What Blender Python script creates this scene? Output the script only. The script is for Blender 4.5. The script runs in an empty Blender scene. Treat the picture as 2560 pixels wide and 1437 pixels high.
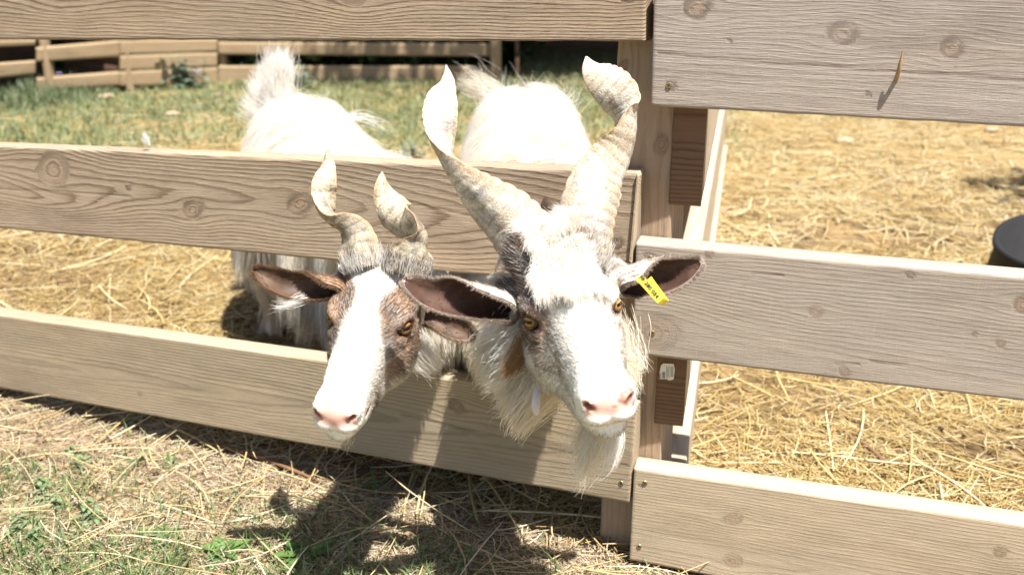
import bpy, math, random
import numpy as np
from mathutils import kdtree, Vector, Matrix

random.seed(7)
rng = np.random.default_rng(7)
S = bpy.context.scene

# ------------------------------------------------------------------ camera, sky, sun, exposure
FPX, PITCH, CAMH = 2500.0, math.radians(20), 1.03
C0 = np.array([0, 0, CAMH])
FW = np.array([0, math.cos(PITCH), -math.sin(PITCH)])
UPV = np.array([0, math.sin(PITCH), math.cos(PITCH)])
RT = np.array([1.0, 0, 0])

cam = bpy.data.cameras.new('camera')
cam.lens = 36 * FPX / 2560
cam.sensor_width = 36
cam.clip_start = 0.05
cam.clip_end = 800
cam.dof.use_dof = True
cam.dof.focus_distance = 1.56
cam.dof.aperture_fstop = 4.0
camo = bpy.data.objects.new('camera', cam)
S.collection.objects.link(camo)
camo.location = C0
camo.rotation_euler = (math.pi / 2 - PITCH, 0, 0)
S.camera = camo

SUN = Vector((0.25, -0.325, 1.0)).normalized()
world = bpy.data.worlds.new('World')
S.world = world
world.use_nodes = True
wn = world.node_tree
sky = wn.nodes.new('ShaderNodeTexSky')
sky.sky_type = 'NISHITA'
sky.sun_disc = False
sky.sun_elevation = math.asin(SUN.z)
sky.sun_rotation = math.atan2(SUN.x, SUN.y)
sky.dust_density = 2.0
bg = wn.nodes['Background']
bg.inputs['Strength'].default_value = 0.055
wn.links.new(sky.outputs[0], bg.inputs[0])
sl = bpy.data.lights.new('sun', 'SUN')
sl.energy = 5.0
sl.angle = math.radians(0.55)
sl.color = (1.0, 0.955, 0.89)
slo = bpy.data.objects.new('sun', sl)
S.collection.objects.link(slo)
slo.rotation_euler = (-SUN).to_track_quat('-Z', 'Y').to_euler()
S.view_settings.view_transform = 'Standard'
S.view_settings.look = 'None'
S.view_settings.gamma = 1
S.view_settings.use_curve_mapping = False
S.view_settings.exposure = 1.46
S.cycles.max_bounces = 8
S.cycles.diffuse_bounces = 4
S.cycles.transparent_max_bounces = 8

# ------------------------------------------------------------------ helpers
def ray(px, py):
    return FW + (px - 1280) / FPX * RT - (py - 718.5) / FPX * UPV

def unp(px, py, d):
    """a world point from a picture point and its depth along the view axis"""
    return C0 + d * ray(px, py)

def at(px, py, Y):
    r = ray(px, py)
    return C0 + r * (Y / r[1])

def ground_at(px, py, z=0.0):
    r = ray(px, py)
    return C0 + r * ((z - CAMH) / r[2])

def tag(o, label=None, cat=None, group=None, kind=None):
    if label: o['label'] = label
    if cat: o['category'] = cat
    if group: o['group'] = group
    if kind: o['kind'] = kind
    return o

def link(o, parent=None):
    S.collection.objects.link(o)
    if parent is not None:
        o.parent = parent
        o.matrix_parent_inverse = Matrix.Translation(parent.location).inverted()
    return o

def empty(name, loc, label, cat, group=None):
    o = bpy.data.objects.new(name, None)
    o.location = loc
    o.empty_display_size = 0.05
    link(o)
    return tag(o, label, cat, group)

def mesh(name, verts, faces, mat=None, parent=None, smooth=False, attrs=None):
    """verts (n,3); faces: list of tuples or (m,k) array"""
    me = bpy.data.meshes.new(name)
    v = np.asarray(verts, dtype=np.float32)
    if isinstance(faces, np.ndarray):
        k = faces.shape[1]
        me.vertices.add(len(v)); me.vertices.foreach_set('co', v.ravel())
        me.loops.add(faces.size); me.loops.foreach_set('vertex_index', faces.astype(np.int32).ravel())
        me.polygons.add(len(faces))
        me.polygons.foreach_set('loop_start', np.arange(0, faces.size, k, dtype=np.int32))
        me.update(calc_edges=True)
        me.validate()
    else:
        me.from_pydata(v.tolist(), [], [tuple(int(i) for i in f) for f in faces])
    if smooth:
        me.polygons.foreach_set('use_smooth', np.ones(len(me.polygons), dtype=bool))
    for n, a in (attrs or {}).items():
        a = np.asarray(a, dtype=np.float32)
        if a.ndim == 1:
            at_ = me.attributes.new(n, 'FLOAT', 'POINT'); at_.data.foreach_set('value', a)
        elif a.shape[1] == 3 and n.startswith('v_'):
            at_ = me.attributes.new(n, 'FLOAT_VECTOR', 'POINT'); at_.data.foreach_set('vector', a.ravel())
        else:
            if a.shape[1] == 3: a = np.c_[a, np.ones(len(a), np.float32)]
            at_ = me.attributes.new(n, 'FLOAT_COLOR', 'POINT'); at_.data.foreach_set('color', a.astype(np.float32).ravel())
    if mat: me.materials.append(mat)
    me.update()
    o = bpy.data.objects.new(name, me)
    return link(o, parent)

# value noise, vectorised
_tab = rng.random(65536).astype(np.float32)
def vnoise(p, seed=0):
    p = np.asarray(p, dtype=np.float32)
    i = np.floor(p).astype(np.int64); f = p - i
    f = f * f * (3 - 2 * f)
    out = 0
    for dx in (0, 1):
        for dy in (0, 1):
            for dz in (0, 1):
                h = ((i[..., 0] + dx) * 73856093 ^ (i[..., 1] + dy) * 19349663 ^ (i[..., 2] + dz) * 83492791 ^ (seed * 2654435)) & 65535
                w = (f[..., 0] if dx else 1 - f[..., 0]) * (f[..., 1] if dy else 1 - f[..., 1]) * (f[..., 2] if dz else 1 - f[..., 2])
                out = out + _tab[h] * w
    return out - 0.5

def fbm(p, seed=0, oct=3):
    s = 0; a = 1.0; p = np.asarray(p, dtype=np.float32)
    for k in range(oct):
        s = s + a * vnoise(p * (2.03 ** k), seed + k * 17); a *= 0.5
    return s

def sstep(a, b, x):
    t = np.clip((x - a) / (b - a), 0, 1)
    return t * t * (3 - 2 * t)

def norm(v):
    return v / (np.linalg.norm(v, axis=-1, keepdims=True) + 1e-9)

# ------------------------------------------------------------------ materials
class NT:
    def __init__(s, name):
        s.m = bpy.data.materials.new(name); s.m.use_nodes = True
        s.t = s.m.node_tree; s.b = s.t.nodes['Principled BSDF']
        s.out = s.t.nodes['Material Output']
    def n(s, typ, ins=None, **kw):
        nd = s.t.nodes.new(typ)
        for k, v in kw.items(): setattr(nd, k, v)
        for k, v in (ins or {}).items():
            if isinstance(v, bpy.types.NodeSocket): s.t.links.new(v, nd.inputs[k])
            else: nd.inputs[k].default_value = v
        return nd
    def l(s, a, b): s.t.links.new(a, b)
    def math(s, op, a, b=0.0, c=None):
        ins = {0: a, 1: b}
        if c is not None: ins[2] = c
        return s.n('ShaderNodeMath', ins, operation=op).outputs[0]
    def attr(s, name): return s.n('ShaderNodeAttribute', attribute_name=name)
    def noise(s, vec, scale, detail=3, rough=0.55):
        return s.n('ShaderNodeTexNoise', {'Vector': vec, 'Scale': scale, 'Detail': detail, 'Roughness': rough}).outputs['Fac']
    def scalevec(s, vec, sc, rot=(0, 0, 0)):
        return s.n('ShaderNodeMapping', {'Vector': vec, 'Scale': sc, 'Rotation': rot}).outputs[0]
    def ramp(s, fac, pts):
        r = s.n('ShaderNodeValToRGB', {'Fac': fac}); cr = r.color_ramp
        while len(cr.elements) < len(pts): cr.elements.new(0.5)
        for e, (p, c) in zip(cr.elements, pts):
            e.position = p; e.color = (*c, 1) if len(c) == 3 else c
        return r.outputs[0]
    def mix(s, fac, a, b, typ='MIX'):
        nd = s.t.nodes.new('ShaderNodeMix'); nd.data_type = 'RGBA'; nd.blend_type = typ
        for i, v in ((0, fac), (6, a), (7, b)):
            if isinstance(v, bpy.types.NodeSocket): s.t.links.new(v, nd.inputs[i])
            else: nd.inputs[i].default_value = (*v, 1) if (i > 0 and len(v) == 3) else v
        return nd.outputs[2]

def g3(x): return (x, x, x)

def wood_mat(name, light, dark, grey, contrast=0.8, greymix=0.5, bump=0.6, saw=0.5, rough=0.75, knotcol=(0.20, 0.135, 0.09)):
    s = NT(name)
    buv = s.attr('v_buv').outputs['Vector']
    ring = s.attr('ring').outputs['Fac']
    n1 = s.noise(s.scalevec(buv, (7, 45, 45)), 1.0, 4)
    n1b = s.noise(s.scalevec(buv, (30, 260, 260)), 1.0, 2)
    r2 = s.math('ADD', ring, s.math('MULTIPLY', s.math('SUBTRACT', n1, 0.5), 0.9))
    r2 = s.math('ADD', r2, s.math('MULTIPLY', s.math('SUBTRACT', n1b, 0.5), 0.25))
    fr = s.math('FRACT', r2)
    late = s.ramp(fr, [(0.0, g3(0.15)), (0.35, g3(0.0)), (0.62, g3(0.25)), (0.84, g3(1.0)), (0.93, g3(0.9)), (1.0, g3(0.15))])
    vis = s.noise(s.scalevec(buv, (1.3, 9, 9)), 1.0, 2)
    vis = s.ramp(vis, [(0.30, g3(0.45)), (0.58, g3(1.0))])
    lateV = s.math('MULTIPLY', s.math('MULTIPLY', late, vis), contrast)
    fib = s.noise(s.scalevec(buv, (22, 420, 420)), 1.0, 3, 0.6)
    fib2 = s.noise(s.scalevec(buv, (90, 1500, 1500)), 1.0, 2, 0.6)
    sawn = s.noise(s.scalevec(buv, (420, 10, 50), (0, 0, math.radians(-38))), 1.0, 2, 0.6)
    blot = s.noise(s.scalevec(buv, (2.5, 14, 14)), 1.0, 4)
    col = s.mix(s.ramp(blot, [(0.35, g3(0)), (0.68, g3(1))]), light, s.mix(greymix, light, grey))
    col = s.mix(lateV, col, dark)
    col = s.mix(s.math('MULTIPLY', s.ramp(fib, [(0.42, g3(0)), (0.75, g3(1))]), 0.45), col, s.mix(0.5, dark, grey))
    col = s.mix(s.math('MULTIPLY', s.ramp(fib2, [(0.5, g3(0)), (0.8, g3(1))]), 0.25), col, dark)
    col = s.mix(s.math('MULTIPLY', s.ramp(sawn, [(0.60, g3(0)), (0.72, g3(1))]), 0.22 * saw), col, tuple(min(1, c * 1.35) for c in light))
    # dirt blotches and dark specks
    spk = s.noise(s.scalevec(buv, (60, 120, 120)), 1.0, 3)
    col = s.mix(s.math('MULTIPLY', s.ramp(spk, [(0.70, g3(0)), (0.76, g3(1))]), 0.55), col, tuple(c * 0.35 for c in dark))
    st = s.noise(s.scalevec(buv, (1.6, 4.5, 4.5)), 1.7, 5, 0.6)
    col = s.mix(s.math('MULTIPLY', s.ramp(st, [(0.52, g3(0)), (0.72, g3(1))]), 0.45), col, tuple(0.75 * c for c in dark))
    kn = s.attr('knot').outputs['Fac']
    col = s.mix(s.math('MULTIPLY', kn, 0.7), col, s.mix(late, tuple(1.45 * c for c in knotcol), knotcol))
    ke = s.attr('kedge').outputs['Fac']
    col = s.mix(s.math('MULTIPLY', ke, s.ramp(n1b, [(0.35, g3(0.2)), (0.6, g3(1))])), col, (0.07, 0.045, 0.03))
    s.l(col, s.b.inputs['Base Color'])
    s.b.inputs['Roughness'].default_value = rough
    s.b.inputs['Specular IOR Level'].default_value = 0.3
    h = s.math('ADD', s.math('MULTIPLY', lateV, 0.9), s.math('MULTIPLY', fib, 1.1))
    h = s.math('ADD', h, s.math('MULTIPLY', fib2, 0.5))
    h = s.math('ADD', h, s.math('MULTIPLY', sawn, 0.3 * saw))
    h = s.math('ADD', h, s.math('MULTIPLY', ke, -1.6))
    b = s.n('ShaderNodeBump', {'Height': h, 'Strength': bump, 'Distance': 0.0012})
    s.l(b.outputs[0], s.b.inputs['Normal'])
    return s.m

def attr_mat(name, rough=0.8, spec=0.2, trans=0.0, bump=0.0, bscale=300, vary=0.0):
    s = NT(name)
    c = s.attr('col').outputs['Color']
    s.l(c, s.b.inputs['Base Color'])
    s.b.inputs['Roughness'].default_value = rough
    s.b.inputs['Specular IOR Level'].default_value = spec
    if bump:
        tc = s.n('ShaderNodeTexCoord').outputs['Object']
        n = s.noise(tc, bscale, 3)
        s.l(s.n('ShaderNodeBump', {'Height': n, 'Strength': bump, 'Distance': 0.001}).outputs[0], s.b.inputs['Normal'])
        if vary:
            s.l(s.mix(1.0, c, s.ramp(n, [(0.3, g3(1 - vary)), (0.7, g3(1 + vary))]), 'MULTIPLY'), s.b.inputs['Base Color'])
    if trans:
        tr = s.n('ShaderNodeBsdfTranslucent', {'Color': c})
        mx = s.n('ShaderNodeMixShader', {0: trans, 1: s.b.outputs[0], 2: tr.outputs[0]})
        s.l(mx.outputs[0], s.out.inputs[0])
    return s.m

def plain(name, col, rough=0.6, metal=0.0, spec=0.4, nscale=0, namt=0.2, bump=0.0):
    s = NT(name)
    s.b.inputs['Base Color'].default_value = (*col, 1)
    s.b.inputs['Roughness'].default_value = rough
    s.b.inputs['Metallic'].default_value = metal
    s.b.inputs['Specular IOR Level'].default_value = spec
    if nscale:
        tc = s.n('ShaderNodeTexCoord').outputs['Object']
        n = s.noise(tc, nscale, 4)
        s.l(s.mix(n, tuple(c * (1 - namt) for c in col), tuple(min(1, c * (1 + namt)) for c in col)), s.b.inputs['Base Color'])
        if bump: s.l(s.n('ShaderNodeBump', {'Height': n, 'Strength': bump, 'Distance': 0.003}).outputs[0], s.b.inputs['Normal'])
    return s.m

W_TOPL = wood_mat('wood_top_left', (0.40, 0.30, 0.205), (0.13, 0.080, 0.045), (0.28, 0.238, 0.188), 1.0, 0.5, 1.0, 0.15)
W_MIDL = wood_mat('wood_mid_left', (0.41, 0.315, 0.218), (0.17, 0.112, 0.070), (0.305, 0.258, 0.205), 0.95, 0.5, 0.9, 0.4)
W_BOTL = wood_mat('wood_bottom_left', (0.41, 0.32, 0.21), (0.22, 0.175, 0.122), (0.305, 0.26, 0.192), 0.8, 0.45, 0.5, 0.3)
W_GREY = wood_mat('wood_grey', (0.35, 0.298, 0.25), (0.19, 0.15, 0.12), (0.305, 0.272, 0.248), 0.35, 0.75, 0.9, 0.6)
W_GREY2 = wood_mat('wood_grey_mid', (0.36, 0.308, 0.248), (0.19, 0.15, 0.12), (0.31, 0.278, 0.242), 0.45, 0.65, 0.6, 1.0)
W_PALE = wood_mat('wood_pale', (0.45, 0.36, 0.25), (0.29, 0.22, 0.145), (0.38, 0.325, 0.24), 0.5, 0.5, 0.5, 0.6)
W_POST = wood_mat('wood_post', (0.40, 0.295, 0.20), (0.24, 0.15, 0.09), (0.33, 0.28, 0.22), 0.7, 0.4, 0.8, 0.3)
W_BROWN = wood_mat('wood_end_grain', (0.185, 0.108, 0.062), (0.07, 0.038, 0.022), (0.14, 0.09, 0.06), .75, 0.3, 0.25, 0.0)
W_SHED = wood_mat('wood_shed_dark', (0.14, 0.075, 0.045), (0.06, 0.03, 0.018), (0.12, 0.08, 0.055), 0.6, 0.5, 0.5, 0.0)

# ------------------------------------------------------------------ planks
def ring_fn(u, v, w, q):
    """growth-ring coordinate inside the plank; u along, v across, w depth (metres)"""
    P = np.stack([u * 1.5, v * 5, w * 5], -1)
    vv = v + 0.010 * fbm(P + q['seed'], q['seed']) * q.get('wav', 1) + 0.004 * fbm(P * np.array([4.5, 3, 3]) + 9, q['seed'] + 3) * q.get('wav', 1)
    kn = np.zeros_like(u); ke = np.zeros_like(u); inner = None
    rr = np.zeros_like(u); ww = np.zeros_like(u)
    for (ku, kv, kr, *a) in q.get('knots', ()):
        dr = a[0] if a else 1.0
        du = u - ku; dv = v - kv
        wob = 1 + 0.45 * vnoise(np.stack([du, dv, 0 * u], -1) * (0.9 / kr) + np.array([5.3, 7.7, ku * 10]), 5)
        asp = 1.0 + .6 * ((ku * 37.7) % 1.0); rot_ = .6 * math.sin(ku * 91); d = np.sqrt(((du * math.cos(rot_) + dv * math.sin(rot_)) / asp) ** 2 + (dv * math.cos(rot_) - du * math.sin(rot_)) ** 2) * wob
        fall = np.exp(-(du / (kr * 3.6)) ** 2 - (dv / (kr * 2.0)) ** 2)
        vv = vv - dv * fall * 0.9
        inn = 1 - sstep(kr * 0.6, kr * 1.1, d)
        kn = np.maximum(kn, inn * dr)
        rr = rr * (1 - inn) + inn * d / (kr * 0.5); ww = np.maximum(ww, inn)
        ke = np.maximum(ke, np.exp(-((d - kr) / (kr * 0.12 + 0.0010)) ** 2) * (0.50 * dr))
        ke = np.maximum(ke, 0.7 * dr * np.exp(-(np.abs(dv + du * 0.2) / 0.0007) ** 2) * (d < kr * 0.8) * (kr > 0.012))
    h = q.get('h', 0.05) + q.get('hs', 0.03) * (u - q.get('u0', 0.6)) + 0.022 * fbm(np.stack([u * 1.1, 0 * u, 0 * u], -1) + q['seed'], q['seed'] + 8)
    R = np.sqrt((vv - q.get('vc', 0.1)) ** 2 + (np.sqrt(h * h + 1e-4) + w * 0.8) ** 2) / q.get('sp', 0.0062)
    R = R * (1 - ww) + rr * ww
    for (cu0, cv0, cu1, cv1, wd) in q.get('cracks', ()):
        t = np.clip((u - cu0) / (cu1 - cu0 + 1e-9), 0, 1)
        wd = max(wd, .0022)
        ln = cv0 + (cv1 - cv0) * t + 0.003 * vnoise(np.stack([u * 12, 0 * u, 0 * u + cv0 * 50], -1), 2)
        m = np.exp(-((v - ln) / wd) ** 2) * ((u > min(cu0, cu1)) & (u < max(cu0, cu1)))
        ke = np.maximum(ke, m * 0.6)
    return R, kn, ke

def plank(name, parent, TL, TR, BR, BL, nrm, thick, mat, q, cell=0.004, edge=0.0016, label=None, vertical=False):
    """a sawn plank from its four front corners (world) and the direction into the wood"""
    TL, TR, BR, BL = (np.asarray(a, float) for a in (TL, TR, BR, BL))
    L = (np.linalg.norm(TR - TL) + np.linalg.norm(BR - BL)) / 2
    Hh = (np.linalg.norm(BL - TL) + np.linalg.norm(BR - TR)) / 2
    nu = int(np.clip(L / cell, 4, 900)); nv = int(np.clip(Hh / cell, 3, 80))
    q = dict(q); q.setdefault('seed', 1)
    nrm = norm(np.asarray(nrm, float))
    # rows: front grid (inset by a worn arris), then side strips
    s = np.linspace(0, 1, nu + 1); t = np.linspace(0, 1, nv + 1)
    SS, TT = np.meshgrid(s, t, indexing='ij')
    def pos(S_, T_): return ((TL * (1 - S_[..., None]) + TR * S_[..., None]) * (1 - T_[..., None]) + (BL * (1 - S_[..., None]) + BR * S_[..., None]) * T_[..., None])
    es, et = edge / L, edge / Hh
    Sf = es + SS * (1 - 2 * es); Tf = et + TT * (1 - 2 * et)
    uu = Sf * L; vv = Tf * Hh
    front = pos(Sf, Tf) + nrm * (0.0010 * fbm(np.stack([uu * 6, vv * 25, 0 * uu], -1), q['seed'] + 2))[..., None]
    verts = [front.reshape(-1, 3)]; U = [uu.ravel()]; V = [vv.ravel()]; Wd = [np.zeros(uu.size)]
    idx = np.arange((nu + 1) * (nv + 1)).reshape(nu + 1, nv + 1)
    faces = [np.stack([idx[:-1, :-1], idx[:-1, 1:], idx[1:, 1:], idx[1:, :-1]], -1).reshape(-1, 4)]
    loop = np.r_[idx[:-1, 0], idx[-1, :-1], idx[:0:-1, -1], idx[0, :0:-1]]
    ls = np.r_[SS[:-1, 0], SS[-1, :-1], SS[:0:-1, -1], SS[0, :0:-1]]
    lt = np.r_[TT[:-1, 0], TT[-1, :-1], TT[:0:-1, -1], TT[0, :0:-1]]
    base = front.size // 3
    prev = loop; nL = len(loop)
    wear = q.get('wear', 0.0018)
    for w in (edge, thick * 0.3, thick * 0.6, thick - edge, thick):
        off = 0.0 if w < thick else edge
        a = off / L; b = off / Hh
        Sl = a + ls * (1 - 2 * a); Tl = b + lt * (1 - 2 * b)
        P = pos(Sl, Tl) + nrm * w
        jit = wear * fbm(np.stack([Sl * L * 14, Tl * Hh * 14, 0 * Sl + w * 10], -1), q['seed'] + 5)
        topd = norm(TL - BL)
        sgn = np.where(lt < 1e-6, 1.0, np.where(lt > 1 - 1e-6, -1.0, 0.0))
        P = P - topd * (np.abs(jit) * sgn * (1.4 if w < 0.01 else 0.5))[:, None]
        verts.append(P); U.append(Sl * L); V.append(Tl * Hh); Wd.append(np.full(nL, w))
        cur = base + np.arange(nL); base += nL
        faces.append(np.stack([prev, np.roll(prev, -1), np.roll(cur, -1), cur], -1))
        prev = cur
    verts = np.concatenate(verts); U = np.concatenate(U); V = np.concatenate(V); Wd = np.concatenate(Wd)
    # back face as a strip of quads between the top and bottom loops
    top = prev[:nu + 1]; bot = prev[nu + nv:2 * nu + nv + 1][::-1]
    faces.append(np.stack([top[:-1], top[1:], bot[1:], bot[:-1]], -1))
    R, kn, ke = ring_fn(U, V, Wd, q)
    side = (Wd > edge * 1.5)
    kn = kn * np.where(side, 0, 1); ke = ke * np.where(side, 0, 1)
    buv = np.stack([U + q['seed'] * 3.17, V + q['seed'] * 1.3, Wd], -1)
    o = mesh(name, verts, np.concatenate(faces), mat, parent, attrs={'ring': R, 'knot': kn, 'kedge': ke, 'v_buv': buv})
    if label: o['label'] = label
    return o

def box_plank(name, parent, p0, p1, height, thick, nrm, mat, seed, cell=0.02, q=None, label=None, updir=(0, 0, 1)):
    """plank from its upper front corners p0-p1 downwards"""
    p0 = np.asarray(p0, float); p1 = np.asarray(p1, float); u = np.asarray(updir, float)
    qq = dict(seed=seed, vc=height * (0.2 + 0.6 * ((seed * 37) % 10) / 10), h=0.03 + 0.01 * (seed % 5), sp=0.007)
    qq.update(q or {})
    return plank(name, parent, p0, p1, p1 - u * height, p0 - u * height, nrm, thick, mat, qq, cell=cell, label=label)

# planes of the two fence panels (vertical), through the picture point of the post
P0 = unp(1590, 700, 1.68)
DL = norm(np.array([2.392, -1.024, 0])); NL = np.array([-DL[1], DL[0], 0])      # left panel, NL points away from camera
DR = norm(np.array([3.79, -1.076, 0])); NR = np.array([-DR[1], DR[0], 0])
P0R = P0 - NR * 0.004
def onp(px, py, p0, n, off=0.0):
    r = ray(px, py); q0 = p0 + n * off
    return C0 + r * (np.dot(q0 - C0, n) / np.dot(r, n))
def onL(px, py, off=0.0): return onp(px, py, P0, NL, off)
def onR(px, py, off=0.0): return onp(px, py, P0R, NR, off)

TH = 0.045
def lineY(x, a, b):  # y at x on the picture line through a and b
    return a[1] + (b[1] - a[1]) * (x - a[0]) / (b[0] - a[0])

def corners(f, xl, xr, top, bot):
    xl0, xl1 = xl if isinstance(xl, tuple) else (xl, xl); xr0, xr1 = xr if isinstance(xr, tuple) else (xr, xr)
    TL = f(xl0, lineY(xl0, *top)); TR = f(xr0, lineY(xr0, *top)); BR = f(xr1, lineY(xr1, *bot)); BL = f(xl1, lineY(xl1, *bot))
    ex = norm(TR - TL); eb = norm(BR - BL)
    if not isinstance(xl, tuple): BL = BL + eb * np.dot(TL - BL, ex) / np.dot(eb, ex)   # cut the far end square
    if not isinstance(xr, tuple): BR = BR + eb * np.dot(TR - BR, ex) / np.dot(eb, ex)
    return TL, TR, BR, BL

def pix_plank(name, parent, f, xl, xr, top, bot, nrm, mat, q, **kw):
    return plank(name, parent, *corners(f, xl, xr, top, bot), nrm, TH, mat, q, **kw)

def uv_of(p, TL, TR, n):
    ex = norm(TR - TL); ey = np.cross(n, ex); ey = ey * -np.sign(ey[2])
    return float(np.dot(p - TL, ex)), float(np.dot(p - TL, ey))

def q_with(f, xl, xr, top, bot, q, knots=(), cracks=()):
    TL, TR, BR, BL = corners(f, xl, xr, top, bot)
    n = NL if f is onL else NR
    q = dict(q); q['knots'] = [(*uv_of(f(x, y), TL, TR, n), r, *a) for (x, y, r, *a) in knots]
    q['cracks'] = [(*uv_of(f(x0, y0), TL, TR, n), *uv_of(f(x1, y1), TL, TR, n), w) for (x0, y0, x1, y1, w) in cracks]
    if 'cx' in q: q['u0'], q['vc'] = uv_of(f(*q['cx']), TL, TR, n)
    return q

def build_planks():
    left = empty('wooden_fence', P0 - NL * 0 + DL * -0.7 + np.array([0, 0, -P0[2]]),
                 'weathered brown three-plank fence panel, the goats poke their heads out under its middle plank', 'fence')
    # top plank
    a = dict(f=onL, xl=-900, xr=(1616, 1612), top=((0, -170), (1612, -168)), bot=((0, 100), (1612, 105)))
    q = q_with(a['f'], a['xl'], a['xr'], a['top'], a['bot'], dict(seed=11, h=0.05, hs=-0.03, sp=0.0060, cx=(1000, -40), wav=1.6),
               knots=[(878, -2, 0.026, .9), (150, -60, 0.03), (1560, 43, 0.006)])
    pix_plank('plank', left, **a, nrm=NL, mat=W_TOPL, q=q)
    # middle plank
    a = dict(f=onL, xl=-900, xr=(1592, 1575), top=((0, 366), (1280, 420)), bot=((0, 571), (1280, 695)))
    q = q_with(a['f'], a['xl'], a['xr'], a['top'], a['bot'], dict(seed=4, h=0.055, hs=0.05, sp=0.0062, cx=(600, 500), wav=1.6),
               knots=[(130, 420, 0.036, 0.45), (750, 505, 0.019, 0.8), (482, 522, 0.017, 0.6), (320, 470, 0.004), (1545, 600, 0.008)],
               cracks=[(-200, 462, 330, 490, 0.0011), (1000, 500, 1500, 600, 0.001)])
    pix_plank('plank', left, **a, nrm=NL, mat=W_MIDL, q=q)
    # bottom plank
    a = dict(f=onL, xl=-900, xr=(1592, 1573), top=((0, 788), (1590, 1012)), bot=((0, 970), (1575, 1258)))
    q = q_with(a['f'], a['xl'], a['xr'], a['top'], a['bot'], dict(seed=23, h=0.035, hs=0.03, sp=0.0062, cx=(420, 955), wav=1.0),
               knots=[(1137, 1014, 0.012), (350, 985, 0.004)], cracks=[(1000, 1035, 1570, 1160, 0.0009)])
    pix_plank('plank', left, **a, nrm=NL, mat=W_BOTL, q=q)
    # splintered vertical batten edge beside the post
    n2 = NL
    right = empty('wooden_fence', onR(1640, 1300) * np.array([1, 1, 0]),
                  'greyer three-plank fence panel with the upright post, on the side of the black tub', 'fence')
    a = dict(f=onR, xl=(1636, 1627), xr=3300, top=((1628, -38), (2560, 8 - 20)), bot=((1628, 266), (2560, 318)))
    q = q_with(a['f'], a['xl'], a['xr'], a['top'], a['bot'], dict(seed=31, h=0.10, hs=0.02, sp=0.0058, cx=(2000, 300), wav=0.8),
               knots=[(2105, 85, 0.016, 0.5), (2375, 122, 0.014, 0.6), (1740, 20, 0.016, 0.8), (1672, 213, 0.0055), (2165, 236, 0.003), (1820, 100, 0.002)],
               cracks=[(1640, 135, 2560, 200, 0.0006)])
    g1 = pix_plank('plank', right, **a, nrm=NR, mat=W_GREY, q=q)
    a = dict(f=onR, xl=(1590, 1580), xr=3300, top=((1590, 607), (2560, 692)), bot=((1585, 885), (2560, 1003)))
    q = q_with(a['f'], a['xl'], a['xr'], a['top'], a['bot'], dict(seed=37, h=0.03, hs=0.05, sp=0.0075, cx=(1900, 900), wav=1.4),
               knots=[(1632, 832, 0.030, 0.55), (1772, 636, 0.006), (2038, 780, 0.010, 0.7), (2107, 932, 0.007), (2274, 688, 0.005), (2498, 860, 0.005), (2434, 836, 0.003), (1626, 645, 0.006), (2560, 760, 0.012)],
               cracks=[(1876, 686, 1960, 690, 0.0014), (2170, 905, 2270, 912, 0.0012), (2080, 910, 2150, 912, 0.0008)])
    g2 = pix_plank('plank', right, **a, nrm=NR, mat=W_GREY2, q=q)
    a = dict(f=onR, xl=(1585, 1573), xr=3300, top=((1600, 1172), (2560, 1312)), bot=((1575, 1400), (2560, 1590)))
    q = q_with(a['f'], a['xl'], a['xr'], a['top'], a['bot'], dict(seed=41, h=0.02, hs=0.03, sp=0.0066, cx=(2000, 1420), wav=0.8),
               knots=[(1832, 1302, 0.011, 0.7), (1830, 1410, 0.014, 0.8), (2500, 1380, 0.009), (1600, 1215, 0.003)])
    g3_ = pix_plank('plank', right, **a, nrm=NR, mat=W_PALE, q=q)
    # upright post behind both panels
    pt = lambda x, y: onL(x, y, TH + 0.003)
    x0t, x1t = lineY(0, (0, 0), (1, 0)), 0
    TLp = pt(1556, -220); TRp = pt(1712, -220)
    gz = 0.0
    BLp = pt(1497, 1380); BRp = pt(1640, 1380)
    # run the picture edges as a straight post
    post = plank('post', right, BLp, TLp, TRp, BRp, NL, 0.09, W_POST,
                 dict(seed=53, h=0.02, hs=0.02, vc=0.06, sp=0.010, wav=1.0,
                      knots=[(np.linalg.norm(pt(1572, 190) - BLp), 0.012, 0.008), (np.linalg.norm(pt(1672, 390) - pt(1515, 1380)), 0.085, 0.012)]), cell=0.004)
    # splintered edge strip standing between the panels
    st = plank('batten', left, onL(1592, 432, -0.004), onL(1596, 440, -0.004), onL(1579, 660, -0.004), onL(1572, 655, -0.004), NL, 0.02, W_PALE,
               dict(seed=61, wear=0.006), cell=0.002, edge=0.0004)
    # screws
    sm = plain('screw_brass', (0.42, 0.36, 0.22), 0.35, 0.9)
    dk = plain('screw_recess', (0.04, 0.03, 0.02), 0.6)
    def screw(par, p, n, r=0.0055):
        # countersunk disc with a cross recess
        n = norm(n); a = norm(np.cross(n, [0, 0, 1])); b = np.cross(n, a)
        V = [p - n * 0.0012]; F = []
        for k in range(16):
            t = k / 16 * 2 * math.pi
            V.append(p + (a * math.cos(t) + b * math.sin(t)) * r * 0.8 - n * 0.0010)
        for k in range(16):
            t = k / 16 * 2 * math.pi
            V.append(p + (a * math.cos(t) + b * math.sin(t)) * r + n * 0.0012)
        for k in range(16):
            F.append((0, 1 + k, 1 + (k + 1) % 16)); F.append((1 + k, 17 + k, 17 + (k + 1) % 16, 1 + (k + 1) % 16))
        o = mesh('screw', V, F, sm, par, smooth=False)
        V = []; F = []
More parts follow.
